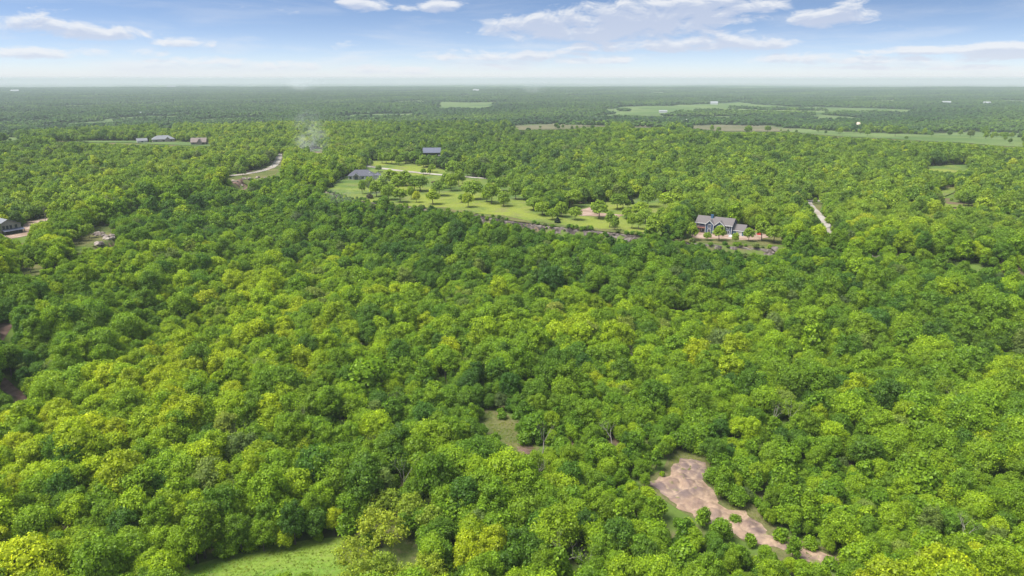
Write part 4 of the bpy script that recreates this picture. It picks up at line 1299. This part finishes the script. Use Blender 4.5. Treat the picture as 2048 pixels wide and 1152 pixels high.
def build_cliff():
    P, g = edge_points(640, 1800, 1.6)
    prof = [(.9, -.35), (.35, -.10), (.0, -.15), (-.5, -.9), (-.75, -2.1), (-1.5, -2.6), (-2.0, -3.7), (-3.6, -4.6)]
    V = []
    for i, (p, n) in enumerate(zip(P, g)):
        top = float(H(p[0] + n[0] * 2.5, p[1] + n[1] * 2.5))
        for k, (o, dz) in enumerate(prof):
            j = rng.normal(0, .28) if 0 < k < 7 else 0
            x, y = p + n * (o + j)
            z = top + dz + (rng.normal(0, .25) if 1 < k < 7 else 0)
            z = max(z, float(H(x, y)) - .3)
            V.append((x, y, z))
    m = len(prof)
    F = [(i * m + k, (i + 1) * m + k, (i + 1) * m + k + 1, i * m + k + 1) for i in range(len(P) - 1) for k in range(m - 1)]
    c = struct(obj('cliff', mesh('cliff', V, F, [M_ROCK])))
    n = 0
    dens = waves(P[:, 0], P[:, 1], 28, 41)
    for i in range(len(P)):
        for _ in range(2):
            if n > 170 or rng.random() > .17 + .24 * dens[i]: continue
            o = rng.uniform(-4.2, 1.0)
            x, y = P[i] + g[i] * o + rng.normal(0, .4, 2)
            s = float(np.clip(rng.lognormal(-.18, .40), .4, 1.9))
            top = float(H(P[i, 0] + g[i, 0] * 2.5, P[i, 1] + g[i, 1] * 2.5))
            z = max(float(H(x, y)), top - .6 - max(0, -o) * 1.0) + s * .12
            k = obj('rock', ROCKS[n % 7], c, (x, y, z))
            k.rotation_euler = (rng.normal(0, .2), rng.normal(0, .2), rng.uniform(0, 6.28)); k.scale = (s * rng.uniform(.9, 1.5), s, s * rng.uniform(.7, 1.1))
            n += 1
build_cliff()

P_, g_ = edge_points(860, 1345, 4.0)
sheet('ledge_grass', None, M_ROUGH, 0.22, 3.0, 0.0, None, 0.0, np.concatenate([P_ + g_ * .6, (P_ + g_ * (6.5 + 3.0 * waves(P_[:, 0], P_[:, 1], 18, 98))[:, None])[::-1]]))

def rock_group(name, pts, smin, smax, spread):
    """a small outcrop: a ledge of stones, each a part"""
    base = thing(name, *pts['tag'], loc=tuple(pts['g'][0]))
    n = 0
    for gpt in pts['g']:
        for _ in range(pts['n']):
            x, y = gpt[0] + rng.normal(0, spread), gpt[1] + rng.normal(0, spread)
            s = rng.uniform(smin, smax)
            k = obj('rock', PALE_ROCKS[n % 7], base, (x - base.location.x, y - base.location.y, float(H(x, y)) + s * .1 - base.location.z))
            k.rotation_euler = (rng.normal(0, .2), rng.normal(0, .2), rng.uniform(0, 6.28)); k.scale = (s * rng.uniform(.9, 1.25), s, s * rng.uniform(.7, 1.0))
            n += 1
rock_group('rock_outcrop', {'g': ground_at([192, 200, 214, 222, 226, 207], [468, 470, 472, 476, 484, 494]), 'n': 4, 'tag': ('pale broken sandstone ledge at the tip of the grassy outcrop', 'rocks')}, .8, 1.9, 1.8)
rock_group('rock_outcrop', {'g': ground_at([470, 480, 490, 498, 526, 533], [363, 364, 364, 363, 360, 361]), 'n': 3, 'tag': ('dark sandstone ledge above the red slide at the ravine head', 'rocks')}, .9, 2.0, 1.6)


# ------------------------------------------------------------------ houses
M_NAVY = plain_mat('navy_siding', (0.030, 0.062, 0.125), .6, .10, .8, streak=(1, 1, 12))
M_BLUE = plain_mat('blue_siding', (0.045, 0.115, 0.21), .6, .10, .8, streak=(1, 1, 12))
M_WHITE = plain_mat('white_paint', (0.52, 0.52, 0.51), .5, .05)
M_SHINGLE = plain_mat('taupe_shingles', (0.115, 0.10, 0.097), .9, .14, 2.2, streak=(1, 3, 3))
M_DKSHING = plain_mat('charcoal_shingles', (0.075, 0.075, 0.095), .9, .16, 2.2, streak=(1, 3, 3))
M_SLATE = plain_mat('slate_metal', (0.075, 0.082, 0.12), .7, .06, .6, streak=(8, .4, .4))
M_GREYMET = plain_mat('grey_metal', (0.15, 0.155, 0.165), .8, .06, .6, streak=(8, .4, .4))
M_TAN = plain_mat('tan_stone', (0.24, 0.22, 0.19), .85, .2, 1.6)
M_STONE = plain_mat('brown_stone', (0.16, 0.125, 0.108), .85, .25, 1.6)
M_BLACK = plain_mat('black_siding', (0.025, 0.028, 0.035), .6, .1)
M_GLASS = plain_mat('window_glass', (0.03, 0.04, 0.055), .08, .1)
M_WOOD = plain_mat('deck_wood', (0.22, 0.095, 0.065), .7, .2, 2.0)
M_RED = plain_mat('red_steel', (0.46, 0.035, 0.035), .45, .08)
M_TEAL = plain_mat('teal_plastic', (0.10, 0.36, 0.38), .4, .06)
M_CONC = plain_mat('concrete', (0.42, 0.40, 0.38), .85, .12, 1.2)
M_DARK = plain_mat('dark_trim', (0.035, 0.035, 0.04), .6, .1)
M_PALE = plain_mat('pale_metal', (0.25, 0.255, 0.25), .5, .06)
M_CREAM = plain_mat('cream_wall', (0.58, 0.47, 0.38), .7, .08)
M_POLE = plain_mat('weathered_pole', (0.16, 0.13, 0.11), .9, .2, 2.0)

def site(u, v, yaw=0.0):
    g = ground_at([u], [v])[0]
    return g, -math.atan2(g[0], g[1]) + R(yaw)

def gable_roof(x0, x1, y0, y1, ze, zr, over=.5, th=.22, axis='x'):
    mb = MB()
    if axis == 'x':
        ym = (y0 + y1) / 2; k = (zr - ze) / (ym - y0)
        a, b = x0 - over, x1 + over
        mb.slab([(a, y0 - over, ze - k * over), (b, y0 - over, ze - k * over), (b, ym, zr), (a, ym, zr)], th)
        mb.slab([(a, ym, zr), (b, ym, zr), (b, y1 + over, ze - k * over), (a, y1 + over, ze - k * over)], th)
    else:
        xm = (x0 + x1) / 2; k = (zr - ze) / (xm - x0)
        a, b = y0 - over, y1 + over
        mb.slab([(x0 - over, a, ze - k * over), (xm, a, zr), (xm, b, zr), (x0 - over, b, ze - k * over)], th)
        mb.slab([(xm, a, zr), (x1 + over, a, ze - k * over), (x1 + over, b, ze - k * over), (xm, b, zr)], th)
    return mb

def gable_walls(mb, x0, x1, y0, y1, ze, zr, axis='x', zb=-1.5):
    d = .23
    if axis == 'x':
        ym = (y0 + y1) / 2
        v = [(x0, y0, zb), (x1, y0, zb), (x1, y1, zb), (x0, y1, zb), (x0, y0, ze - d), (x1, y0, ze - d), (x1, y1, ze - d), (x0, y1, ze - d), (x0, ym, zr - d), (x1, ym, zr - d)]
        return mb.add(v, [(0, 1, 5, 4), (2, 3, 7, 6), (1, 2, 6, 9, 5), (3, 0, 4, 8, 7), (4, 5, 9, 8), (6, 7, 8, 9)])
    xm = (x0 + x1) / 2
    v = [(x0, y0, zb), (x1, y0, zb), (x1, y1, zb), (x0, y1, zb), (x0, y0, ze - d), (x1, y0, ze - d), (x1, y1, ze - d), (x0, y1, ze - d), (xm, y0, zr - d), (xm, y1, zr - d)]
    return mb.add(v, [(0, 1, 5, 8, 4), (2, 3, 7, 9, 6), (1, 2, 6, 5), (3, 0, 4, 7), (4, 8, 9, 7), (8, 5, 6, 9)])

def hip_roof(x0, x1, y0, y1, ze, zr, over=.5, th=.22):
    x0 -= over; x1 += over; y0 -= over; y1 += over
    ym = (y0 + y1) / 2; h = (y1 - y0) / 2 * .9
    a, b = (x0 + h, ym, zr), (x1 - h, ym, zr)
    mb = MB()
    mb.slab([(x0, y0, ze), (x1, y0, ze), b, a], th); mb.slab([(x1, y1, ze), (x0, y1, ze), a, b], th)
    mb.slab([(x0, y1, ze), (x0, y0, ze), a], th); mb.slab([(x1, y0, ze), (x1, y1, ze), b], th)
    return mb

def window(parent, x, z, w, h, y, frame=M_WHITE, side='front', name='window'):
    """framed window standing proud of a wall; the pane is its sub-part"""
    f = MB(); t = .16
    for (a, b, c, d) in ((x - w / 2 - t, x - w / 2, z - t, z + h + t), (x + w / 2, x + w / 2 + t, z - t, z + h + t), (x - w / 2, x + w / 2, z + h, z + h + t), (x - w / 2, x + w / 2, z - t, z), (x - .045, x + .045, z, z + h)):
        f.box(a, b, -.09, .03, c, d)
    o = f.build(name, frame, parent)
    p = MB().box(x - w / 2, x - .05, -.03, .02, z, z + h).box(x + .05, x + w / 2, -.03, .02, z, z + h).build('pane', M_GLASS, o)
    if side == 'front':
        o.location = (0, y, 0)
    else:
        o.rotation_euler = (0, 0, math.pi / 2); o.location = (y, 0, 0)
    return o

# --- blue house with two front gables and a garage wing
g, rz = site(1426, 467, -15)
h = thing('blue_house', 'two storey navy blue house with taupe roof, twin gables and white trim', 'house', tuple(g), rz)
w = gable_walls(MB(), -9, 9, 0, 9, 5.2, 7.9); w.build('wall', M_NAVY, h)
gw = MB(); gable_walls(gw, -3.6, .3, -1.6, 3.8, 5.0, 6.9, 'y'); gable_walls(gw, 1.0, 5.4, -1.0, 3.8, 4.9, 6.8, 'y'); o_ = gw.build('gable_front', M_NAVY, h)
stuff_ = None
gable_walls(MB(), 9.05, 15, 1.0, 8.2, 2.9, 5.3).build('garage_wing', M_BLUE, h)
rf = gable_roof(-9, 9, 0, 9, 5.2, 7.9).build('roof', M_SHINGLE, h)
gr = gable_roof(-3.6, .3, -1.6, 4.0, 5.0, 6.9, .35, .2, 'y'); gr.build('gable_roof', M_SHINGLE, h)
gable_roof(1.0, 5.4, -1.0, 4.0, 4.9, 6.8, .35, .2, 'y').build('gable_roof', M_SHINGLE, h)
gable_roof(9.05, 15, 1.0, 8.2, 2.9, 5.3, .4).build('garage_roof', M_SHINGLE, h)
MB().box(-2.6, -1.5, 3.1, 4.1, 5.5, 8.6).box(-2.75, -1.35, 2.95, 4.25, 8.6, 8.8).build('chimney', M_BLUE, rf)
for x0, x1, yy, ze, zr in ((-3.6, .3, -1.6, 5.0, 6.9), (1.0, 5.4, -1.0, 4.9, 6.8)):
    xm = (x0 + x1) / 2; k = (zr - ze) / (xm - x0); tb = MB()
    for sx, xe in ((-1, x0 - .38), (1, x1 + .38)):
        tb.slab([(xe, yy - .40, ze - k * .38 + .06), (xm, yy - .40, zr + .06), (xm, yy - .40, zr - .34), (xe, yy - .40, ze - k * .38 - .34)], .1)
    tb.build('barge_board', M_WHITE, h)
MB().box(-9.5, -3.98, -.62, -.5, 4.62, 4.95).box(5.8, 9.5, -.62, -.5, 4.62, 4.95).build('fascia', M_WHITE, h)
MB().box(9.5, 15.4, .45, .58, 2.45, 2.75).build('garage_fascia', M_WHITE, h)
MB().box(8.8, 9.08, -.08, .2, -1, 5.0).box(-3.75, -3.5, -1.72, -1.5, -1, 4.8).box(.2, .42, -1.72, -1.5, -1, 4.8).box(5.3, 5.52, -1.1, -.9, -1, 4.8).box(14.85, 15.06, .9, 1.1, -1, 2.7).build('corner_trim', M_WHITE, h)
for x, z, w_, h_, y in ((7.2, 3.2, 1.5, 1.5, 0), (7.2, .5, 1.7, 1.7, 0), (-5.1, .5, 1.1, 1.9, 0), (-6.7, .5, 1.1, 1.9, 0), (-8.1, 3.1, 1.0, 1.4, 0), (-1.65, 3.0, 1.3, 1.7, -1.6), (-1.65, .5, 1.4, 1.8, -1.6), (3.2, 3.0, 1.3, 1.6, -1.0), (3.2, .5, 1.5, 1.8, -1.0)):
    window(h, x, z, w_, h_, y - .02)
bal = MB().box(-8.8, -3.9, -2.0, -.03, 2.55, 2.75).build('balcony', M_WOOD, h)
rl = MB().box(-8.8, -3.9, -2.0, -1.92, 3.55, 3.68)
for k in range(12): rl.box(-8.75 + k * .43, -8.69 + k * .43, -1.99, -1.93, 2.75, 3.55)
rl.build('railing', M_WOOD, bal)
MB().box(-8.7, -8.5, -1.95, -1.75, -1, 2.55).box(-6.4, -6.2, -1.95, -1.75, -1, 2.55).build('post', M_WOOD, bal)
MB().box(11.2, 14.0, .93, .985, -.2, 2.2).build('garage_door', M_WHITE, h)

g, rz = site(1462, 474, -15)
t = thing('garden_steps', 'small white steps with railings below the garage wing', 'steps', tuple(g), rz)
sp = MB()
for k in range(4): sp.box(-1.0, 1.0, -1.2 + k * .42, -.78 + k * .42, -.5, .25 + k * .25)
sp.build('step', M_WHITE, t)
rl = MB()
for sx in (-1.05, 1.0):
    rl.tube((sx, -1.2, .1), (sx, -1.2, 1.3), .05, .05); rl.tube((sx, .45, .9), (sx, .45, 2.1), .05, .05); rl.tube((sx, -1.2, 1.3), (sx, .45, 2.1), .05, .05)
rl.build('railing', M_WHITE, t)

g, rz = site(1518, 470, -10)
t = thing('skip_container', 'small red steel container on the bare soil right of the blue house', 'container', tuple(g), rz)
MB().add([(-.85, -.6, .15), (.85, -.6, .15), (.85, .6, .15), (-.85, .6, .15), (-1.05, -.75, 1.55), (1.05, -.75, 1.55), (1.05, .75, 1.55), (-1.05, .75, 1.55)],
         [(0, 3, 2, 1), (0, 1, 5, 4), (1, 2, 6, 5), (2, 3, 7, 6), (3, 0, 4, 7), (4, 5, 6, 7)]).build('body', M_RED, t)
MB().box(-1.12, 1.12, -.82, .82, 1.552, 1.68).build('lid', M_RED, t)
MB().box(-.7, -.5, -.7, .7, -.3, .148).box(.5, .7, -.7, .7, -.3, .148).build('skid', M_DARK, t)

g, rz = site(1388, 466, 0)
t = thing('paddling_pool', 'small round teal pool with a white cover left of the blue house', 'pool', tuple(g), rz)
p_ = MB().tube((0, 0, -.3), (0, 0, .62), 1.45, 1.5, 20); p_.build('side', M_TEAL, t)
MB().tube((0, 0, .622), (0, 0, .80), 1.55, 1.1, 20).build('cover', M_WHITE, t)

# --- charcoal hip roofed house on the lawn
g, rz = site(725, 359, -6)
h = thing('hip_roofed_house', 'white walled house with charcoal hip roof and a stone entry gable on the lawn', 'house', tuple(g), rz)
MB().box(-10.5, 8.5, 0, 10.5, -1.5, 2.75).build('wall', M_WHITE, h)
hip_roof(-10.5, 8.5, 0, 10.5, 2.8, 6.9, .6).build('roof', M_DKSHING, h)
gable_walls(MB(), -6.8, -2.0, -2.2, 4.0, 3.2, 5.3, 'y').build('entry_gable', M_TAN, h)
gable_roof(-6.8, -2.0, -2.2, 5.5, 3.2, 5.3, .4, .2, 'y').build('gable_roof', M_DKSHING, h)
tb = MB()
for xe in (-7.22, -1.58):
    tb.slab([(xe, -2.66, 2.9), (-4.4, -2.66, 5.36), (-4.4, -2.66, 5.0), (xe, -2.66, 2.5)], .1)
tb.build('barge_board', M_WHITE, h)
window(h, -4.4, .3, 2.2, 2.4, -2.22, M_DARK)
for x in (-9.0, 0.2, 3.4, 6.4): window(h, x, .7, 1.5, 1.3, -.02, M_DARK)
MB().box(8.55, 14.0, 2.2, 9.5, -1.5, 2.7).build('garage_wing', M_WHITE, h)
hip_roof(8.6, 14.0, 2.2, 9.5, 2.72, 4.6, .4).build('garage_roof', M_DKSHING, h)
MB().box(10.2, 12.8, 2.12, 2.185, -.1, 2.1).build('garage_door', M_PALE, h)
MB().box(-10, 6, -5.2, -.05, -1.2, .05).build('terrace', M_CONC, h)
MB().box(4.9, 5.9, 2.0, 2.9, 3.6, 5.2).build('skylight', M_WHITE, h)

# curved garden fence on the slope of that lawn: posts and rails
gf = ground_at([688, 683, 678, 674, 672], [357, 360, 363, 366, 368])
t = thing('garden_fence', 'short dark curved fence running down the lawn from the hip roofed house', 'fence', tuple(gf[0]))
for a, b in zip(gf[:-1], gf[1:]):
    a_, b_ = Vector(a - gf[0]), Vector(b - gf[0])
    for z in (.55, 1.15): MB().tube(a_ + Vector((0, 0, z)), b_ + Vector((0, 0, z)), .09, .09, 5).build('rail', M_DARK, t)
for a in gf:
    a_ = Vector(a - gf[0]); MB().tube(a_ + Vector((0, 0, -.3)), a_ + Vector((0, 0, 1.4)), .10, .10, 5).build('post', M_DARK, t)

# --- slate roofed house
g, rz = site(864, 313, -3)
h = thing('slate_roofed_house', 'black house with a long slate grey metal roof among trees behind the lawn', 'house', tuple(g), rz)
gable_walls(MB(), -8.6, 8.6, 0, 11, 4.4, 8.2).build('wall', M_BLACK, h)
gable_roof(-8.6, 8.6, -1.8, 11.8, 4.2, 8.2, .5, .2).build('roof', M_SLATE, h)
for x in (-6, -3, 0, 3): window(h, x, 1.0, 1.6, 2.0, -.02, M_DARK)
MB().box(6.2, 9.8, -3.4, -.05, 1.3, 1.5).build('deck', M_WHITE, h)
st = MB()
for k in range(5): st.box(9.0, 10.2, -3.9 - k * .5, -3.4 - k * .5, -1, 1.2 - k * .28)
st.build('stair', M_WHITE, h)
MB().box(6.3, 6.5, -3.3, -3.1, -1, 1.3).box(9.5, 9.7, -3.3, -3.1, -1, 1.3).build('post', M_WHITE, h)

# --- grey roofed house at the left edge
g, rz = site(22, 468, 22)
h = thing('grey_roofed_house', 'tan stone house with grey metal roof and dark lean-to porch at the left edge', 'house', tuple(g), rz)
gable_walls(MB(), -6.0, 5.2, 0, 10, 4.9, 7.6, 'y').build('wall', M_TAN, h)
gable_roof(-6.0, 5.2, 0, 10, 4.9, 7.6, .55, .22, 'y').build('roof', M_GREYMET, h)
for x in (-2.6, -1.0, .6, 3.0): window(h, x, 2.95, .75, 1.35, -.02, M_DARK)
MB().slab([(-3.8, -2.9, 2.05), (5.6, -2.9, 2.05), (5.6, -.03, 2.75), (-3.8, -.03, 2.75)], .2).build('porch_roof', M_SLATE, h)
for x in (-3.6, -.4, 2.5, 5.3): MB().box(x - .1, x + .1, -2.75, -2.55, -1.5, 1.85).build('porch_post', M_DARK, h)
MB().box(-3.7, 5.5, -.06, -.02, 0, 1.9).build('porch_opening', M_DARK, h)
MB().box(-4.2, 6.0, -4.2, -.07, -1.2, .05).build('terrace', M_CONC, h)

# --- houses and barns farther off
def far_house(name, label, u, v, wpx, dep, ze, zr, wall, roof, hip=False, yaw=0, cat='house', wing=None, wins=3):
    g, rz = site(u, v, yaw)
    W = wpx * depth_of(g) / FPX / 2
    h = thing(name, label, cat, tuple(g), rz)
    if hip:
        MB().box(-W, W, 0, dep, -2, ze - .05).build('wall', wall, h); hip_roof(-W, W, 0, dep, ze, zr, .6).build('roof', roof, h)
    else:
        gable_walls(MB(), -W, W, 0, dep, ze, zr).build('wall', wall, h); gable_roof(-W, W, 0, dep, ze, zr, .6).build('roof', roof, h)
    for k in range(wins):
        x = -W + (k + .5) * 2 * W / wins
        window(h, x, .9, min(1.8, W / wins), 1.4, -.02, M_DARK)
    if wing:
        a, b, f, zr2 = wing
        gable_walls(MB(), a * W, b * W, -f, dep * .6, ze * .95, zr2, 'y').build('wing', wall, h); gable_roof(a * W, b * W, -f, dep * .6, ze * .95, zr2, .4, .2, 'y').build('wing_roof', roof, h)
    return h
far_house('distant_house', 'small grey roofed outbuilding left of the two grey roofed houses on the far ridge', 285, 286, 18, 9, 3.0, 5.4, M_CONC, M_GREYMET, False, 4, 'shed', None, 1)
far_house('distant_house', 'wide low house with pale grey hip roof on the far ridge', 328, 284, 40, 14, 3.4, 7.6, M_TAN, M_GREYMET, True, 5, 'house', (.1, .6, 2.0, 6.2))
far_house('distant_house', 'brown stone house with dark gables on the far ridge, right of the pale roofs', 397, 290, 28, 12, 3.6, 8.0, M_STONE, M_STONE, False, -12, 'house', (-.1, .5, 2.5, 7.2))
far_house('distant_house', 'long flat pale roofed building in the far woods at left', 248, 243, 34, 16, 4.2, 6.6, M_CONC, M_PALE, False, 0, 'building', None, 4)
far_house('distant_house', 'faint grey roofed house in the far woods above the ridge houses', 331, 258, 26, 14, 4.0, 8.0, M_CONC, M_GREYMET, True, 8, 'house')
far_house('white_barn', 'long white barn far off at upper left', 278, 230, 13, 16, 5, 8, M_PALE, M_PALE, False, 0, 'barn', None, 0)
far_house('white_barn', 'short white barn right beside the long one at upper left', 292, 230, 6, 14, 5, 8, M_WHITE, M_WHITE, False, 0, 'barn', None, 0)
far_house('pink_barn', 'pinkish low barn in the pale field near the centre', 1283, 253, 15, 18, 5, 8, M_CREAM, M_CREAM, False, 0, 'barn', None, 0)
far_house('white_barn', 'white shed right of the pinkish barn in the pale field', 1299, 253, 9, 14, 4, 7, M_WHITE, M_WHITE, False, 0, 'shed', None, 0)
far_house('white_barn', 'tiny white building left of the brown pasture', 1370, 248, 7, 14, 7, 11, M_WHITE, M_WHITE, False, 0, 'barn', None, 0)
far_house('cream_house', 'cream house with rounded roof by the green pasture at right', 1715, 258, 10, 18, 7, 13, M_CREAM, M_CREAM, True, 0, 'house', None, 1)
far_house('white_barn', 'white shed against the left side of the cream house', 1708, 258, 5, 14, 5, 9, M_WHITE, M_WHITE, False, 0, 'shed', None, 0)
far_house('white_barn', 'long white barn far off at upper right, left of two', 1892, 210, 15, 40, 9, 15, M_PALE, M_PALE, False, 0, 'barn', None, 0)
far_house('white_barn', 'long white barn far off at upper right, right of two', 1973, 211, 12, 40, 9, 15, M_PALE, M_PALE, False, 0, 'barn', None, 0)
far_house('white_barn', 'long white barn in the haze at far upper left', 343, 176, 16, 90, 14, 24, M_PALE, M_PALE, False, 0, 'barn', None, 0)
far_house('white_barn', 'white barn in the haze beside a pale field at left', 30, 185, 14, 70, 12, 20, M_PALE, M_PALE, False, 0, 'barn', None, 0)
far_house('white_barn', 'white barn in the haze above the light green field', 952, 184, 12, 70, 12, 20, M_PALE, M_PALE, False, 0, 'barn', None, 0)
far_house('white_barn', 'white barn at the upper edge of the long pasture', 1428, 209, 14, 40, 7, 12, M_WHITE, M_PALE, False, 0, 'barn', None, 0)
far_house('white_barn', 'low white barn at the lower edge of the long pasture', 1326, 226, 16, 24, 5, 8, M_WHITE, M_PALE, False, 0, 'barn', None, 0)

# utility poles
for u, v, hp, lab in ((1327, 411, 22, 'bare utility pole standing on the sloping strip of grass'), (742, 336, 15, 'utility pole beside the gravel road above the hip roofed house'),
                      (545, 334, 13, 'utility pole beside the gravel road near the ravine head'), (914, 368, 14, 'thin utility pole on the lawn below the gravel road')):
    g = ground_at([u], [v])[0]; hh = hp * depth_of(g) / FPX
    t = thing('utility_pole', lab, 'pole', tuple(g), .3)
    MB().tube((0, 0, -.5), (0, 0, hh), .17, .12, 8).build('mast', M_POLE, t)
    MB().box(-1.1, 1.1, -.07, .07, hh - .75, hh - .58).build('crossarm', M_POLE, t)


# ------------------------------------------------------------------ grass tufts on the near clearings
def tuft(seed):
    r = np.random.default_rng(seed)
    V, F = [], []
    for i in range(9):
        a = r.uniform(0, 6.28); b = a + r.normal(0, .5) + 1.57
        p = r.normal(0, .16, 2); h = r.uniform(.14, .34); l = r.uniform(.05, .2); w = r.uniform(.03, .06)
        k = len(V)
        V += [(p[0] - w * math.cos(b), p[1] - w * math.sin(b), -.02), (p[0] + w * math.cos(b), p[1] + w * math.sin(b), -.02), (p[0] + l * math.cos(a), p[1] + l * math.sin(a), h)]
        F.append((k, k + 1, k + 2))
    return mesh('tuft', V, F, [M_LEAF], attrs={'leaf_tone': ('FACE', r.uniform(.2, .8, 9))})
def grass(name, polys, n_per_m2):
    X, Y = [], []
    for P_ in polys:
        q = ground_at([p[0] for p in P_], [p[1] for p in P_])[:, :2]
        (x0, y0), (x1, y1) = q.min(0), q.max(0)
        n = int((x1 - x0) * (y1 - y0) * n_per_m2)
        x, y = rng.uniform(x0, x1, n), rng.uniform(y0, y1, n)
        k = in_poly(x, y, q) & (waves(x, y, 6, 93) + rng.normal(0, .8, n) > -.2)
        X.append(x[k]); Y.append(y[k])
    X, Y = np.concatenate(X), np.concatenate(Y)
    t = tint_of(np.clip(.56 + .10 * waves(X, Y, 14, 94) + rng.normal(0, .12, X.size), .2, .95)) * np.array([1.05, .85, 1.6])
    sz = rng.uniform(.4, .95, X.size)
    instanced(name, X, Y, H(X, Y) + .08, rng.integers(0, 4, X.size), rng.uniform(0, 6.28, X.size), sz, sz, t, [tuft(900 + i) for i in range(4)])
grass('grass', [MEADOW, GLADE, GULLY_EDGE], 6.0)

# brush along the rock ledge
P_, g_ = edge_points(640, 1800, 1.5)
bx, by = [], []
for p, n in zip(P_, g_):
    for _ in range(2):
        if rng.random() < .85:
            q = p + n * rng.uniform(-7.5, 2.6); bx.append(q[0]); by.append(q[1])
bx, by = np.array(bx), np.array(by); bz = H(bx, by)
bs = rng.uniform(.35, 1.0, bx.size)
bt = tint_of(np.clip(rng.normal(.42, .14, bx.size), .1, .8)); gr_ = rng.random(bx.size) < .35
bt[gr_] = bt[gr_] * .5 + np.array([.085, .075, .05])
instanced('brush', bx, by, bz, rng.integers(0, 4, bx.size), rng.uniform(0, 6.28, bx.size), bs, bs * .8, bt, [joined(p) for p in BUSHES])


# ------------------------------------------------------------------ air
def build_haze():
    m, N, out = new_mat('haze')
    p = N.node('ShaderNodeVolumePrincipled')
    p.inputs['Color'].default_value = (0.52, 0.59, 0.61, 1)
    p.inputs['Density'].default_value = HAZE
    p.inputs['Anisotropy'].default_value = 0.0
    N.put(out.inputs[1], p.outputs[0])
    b = MB().box(-62000, 62000, -62000, 62000, -45, 99)
    stuff(b.build('haze', m))
HAZE = 1.25e-4
build_haze()


def mist(u, v, d, hw, hh, dens, seed):
    """a torn wisp of mist hanging in the air over the woods"""
    e = px_dir(np.float64(u), np.float64(v)) * d
    r = np.random.default_rng(seed)
    V = ICO_V * np.array([hw, hw * .8, hh])
    m, N, out = new_mat('mist')
    tc = N.node('ShaderNodeTexCoord')
    sp = N.node('ShaderNodeSeparateXYZ'); N.put(sp.inputs[0], tc.outputs['Object'])
    a = [N.m('DIVIDE', sp.outputs[i], (hw * .74, hw * .6, hh * .74)[i]) for i in range(3)]
    q = N.m('ADD', N.m('ADD', N.m('MULTIPLY', a[0], a[0]), N.m('MULTIPLY', a[1], a[1])), N.m('MULTIPLY', a[2], a[2]))
    n = N.noise(tc.outputs['Object'], 2.2 / hw, 4, 0.62, 0.8)
    f = N.m('MULTIPLY', N.ramp(q, 1.0, 0.05), N.ramp(n, 0.40, 0.68))
    p = N.node('ShaderNodeVolumePrincipled')
    p.inputs['Color'].default_value = (.97, .98, 1, 1)
    N.put(p.inputs['Density'], N.m('MULTIPLY', f, dens))
    N.put(out.inputs[1], p.outputs[0])
    o = obj('mist', mesh('mist', V, [tuple(f_) for f_ in ICO_F], [m]), None, (e[0], e[1], CAM_Z + e[2]))
    stuff(o)
mist(622, 283, 740, 30, 52, .022, 1)
mist(757, 372, 470, 14, 20, .020, 2)
mist(690, 392, 430, 24, 8, .008, 3)
mist(606, 168, 4200, 150, 60, .006, 4)
mist(1068, 176, 4200, 120, 50, .004, 5)

def mist_bank():
    m, N, out = new_mat('mist_bank')
    p = N.node('ShaderNodeVolumePrincipled')
    p.inputs['Color'].default_value = (.93, .91, .91, 1); p.inputs['Density'].default_value = 2.6e-4
    N.put(out.inputs[1], p.outputs[0])
    V, F = [], []
    n = 40
    for i in range(n + 1):
        a = R(-75 + 150 * i / n)
        for r in (9000.0, 45000.0):
            for z in (-44.0, 104.0): V.append((r * math.sin(a), r * math.cos(a), z))
    for i in range(n):
        a, b = i * 4, i * 4 + 4
        F += [(a, b, b + 1, a + 1), (a + 2, a + 3, b + 3, b + 2), (a + 1, b + 1, b + 3, a + 3), (a, a + 2, b + 2, b)]
    F += [(0, 1, 3, 2), (n * 4, n * 4 + 2, n * 4 + 3, n * 4 + 1)]
    stuff(obj('mist', mesh('mist_bank', V, F, [m])))
mist_bank()
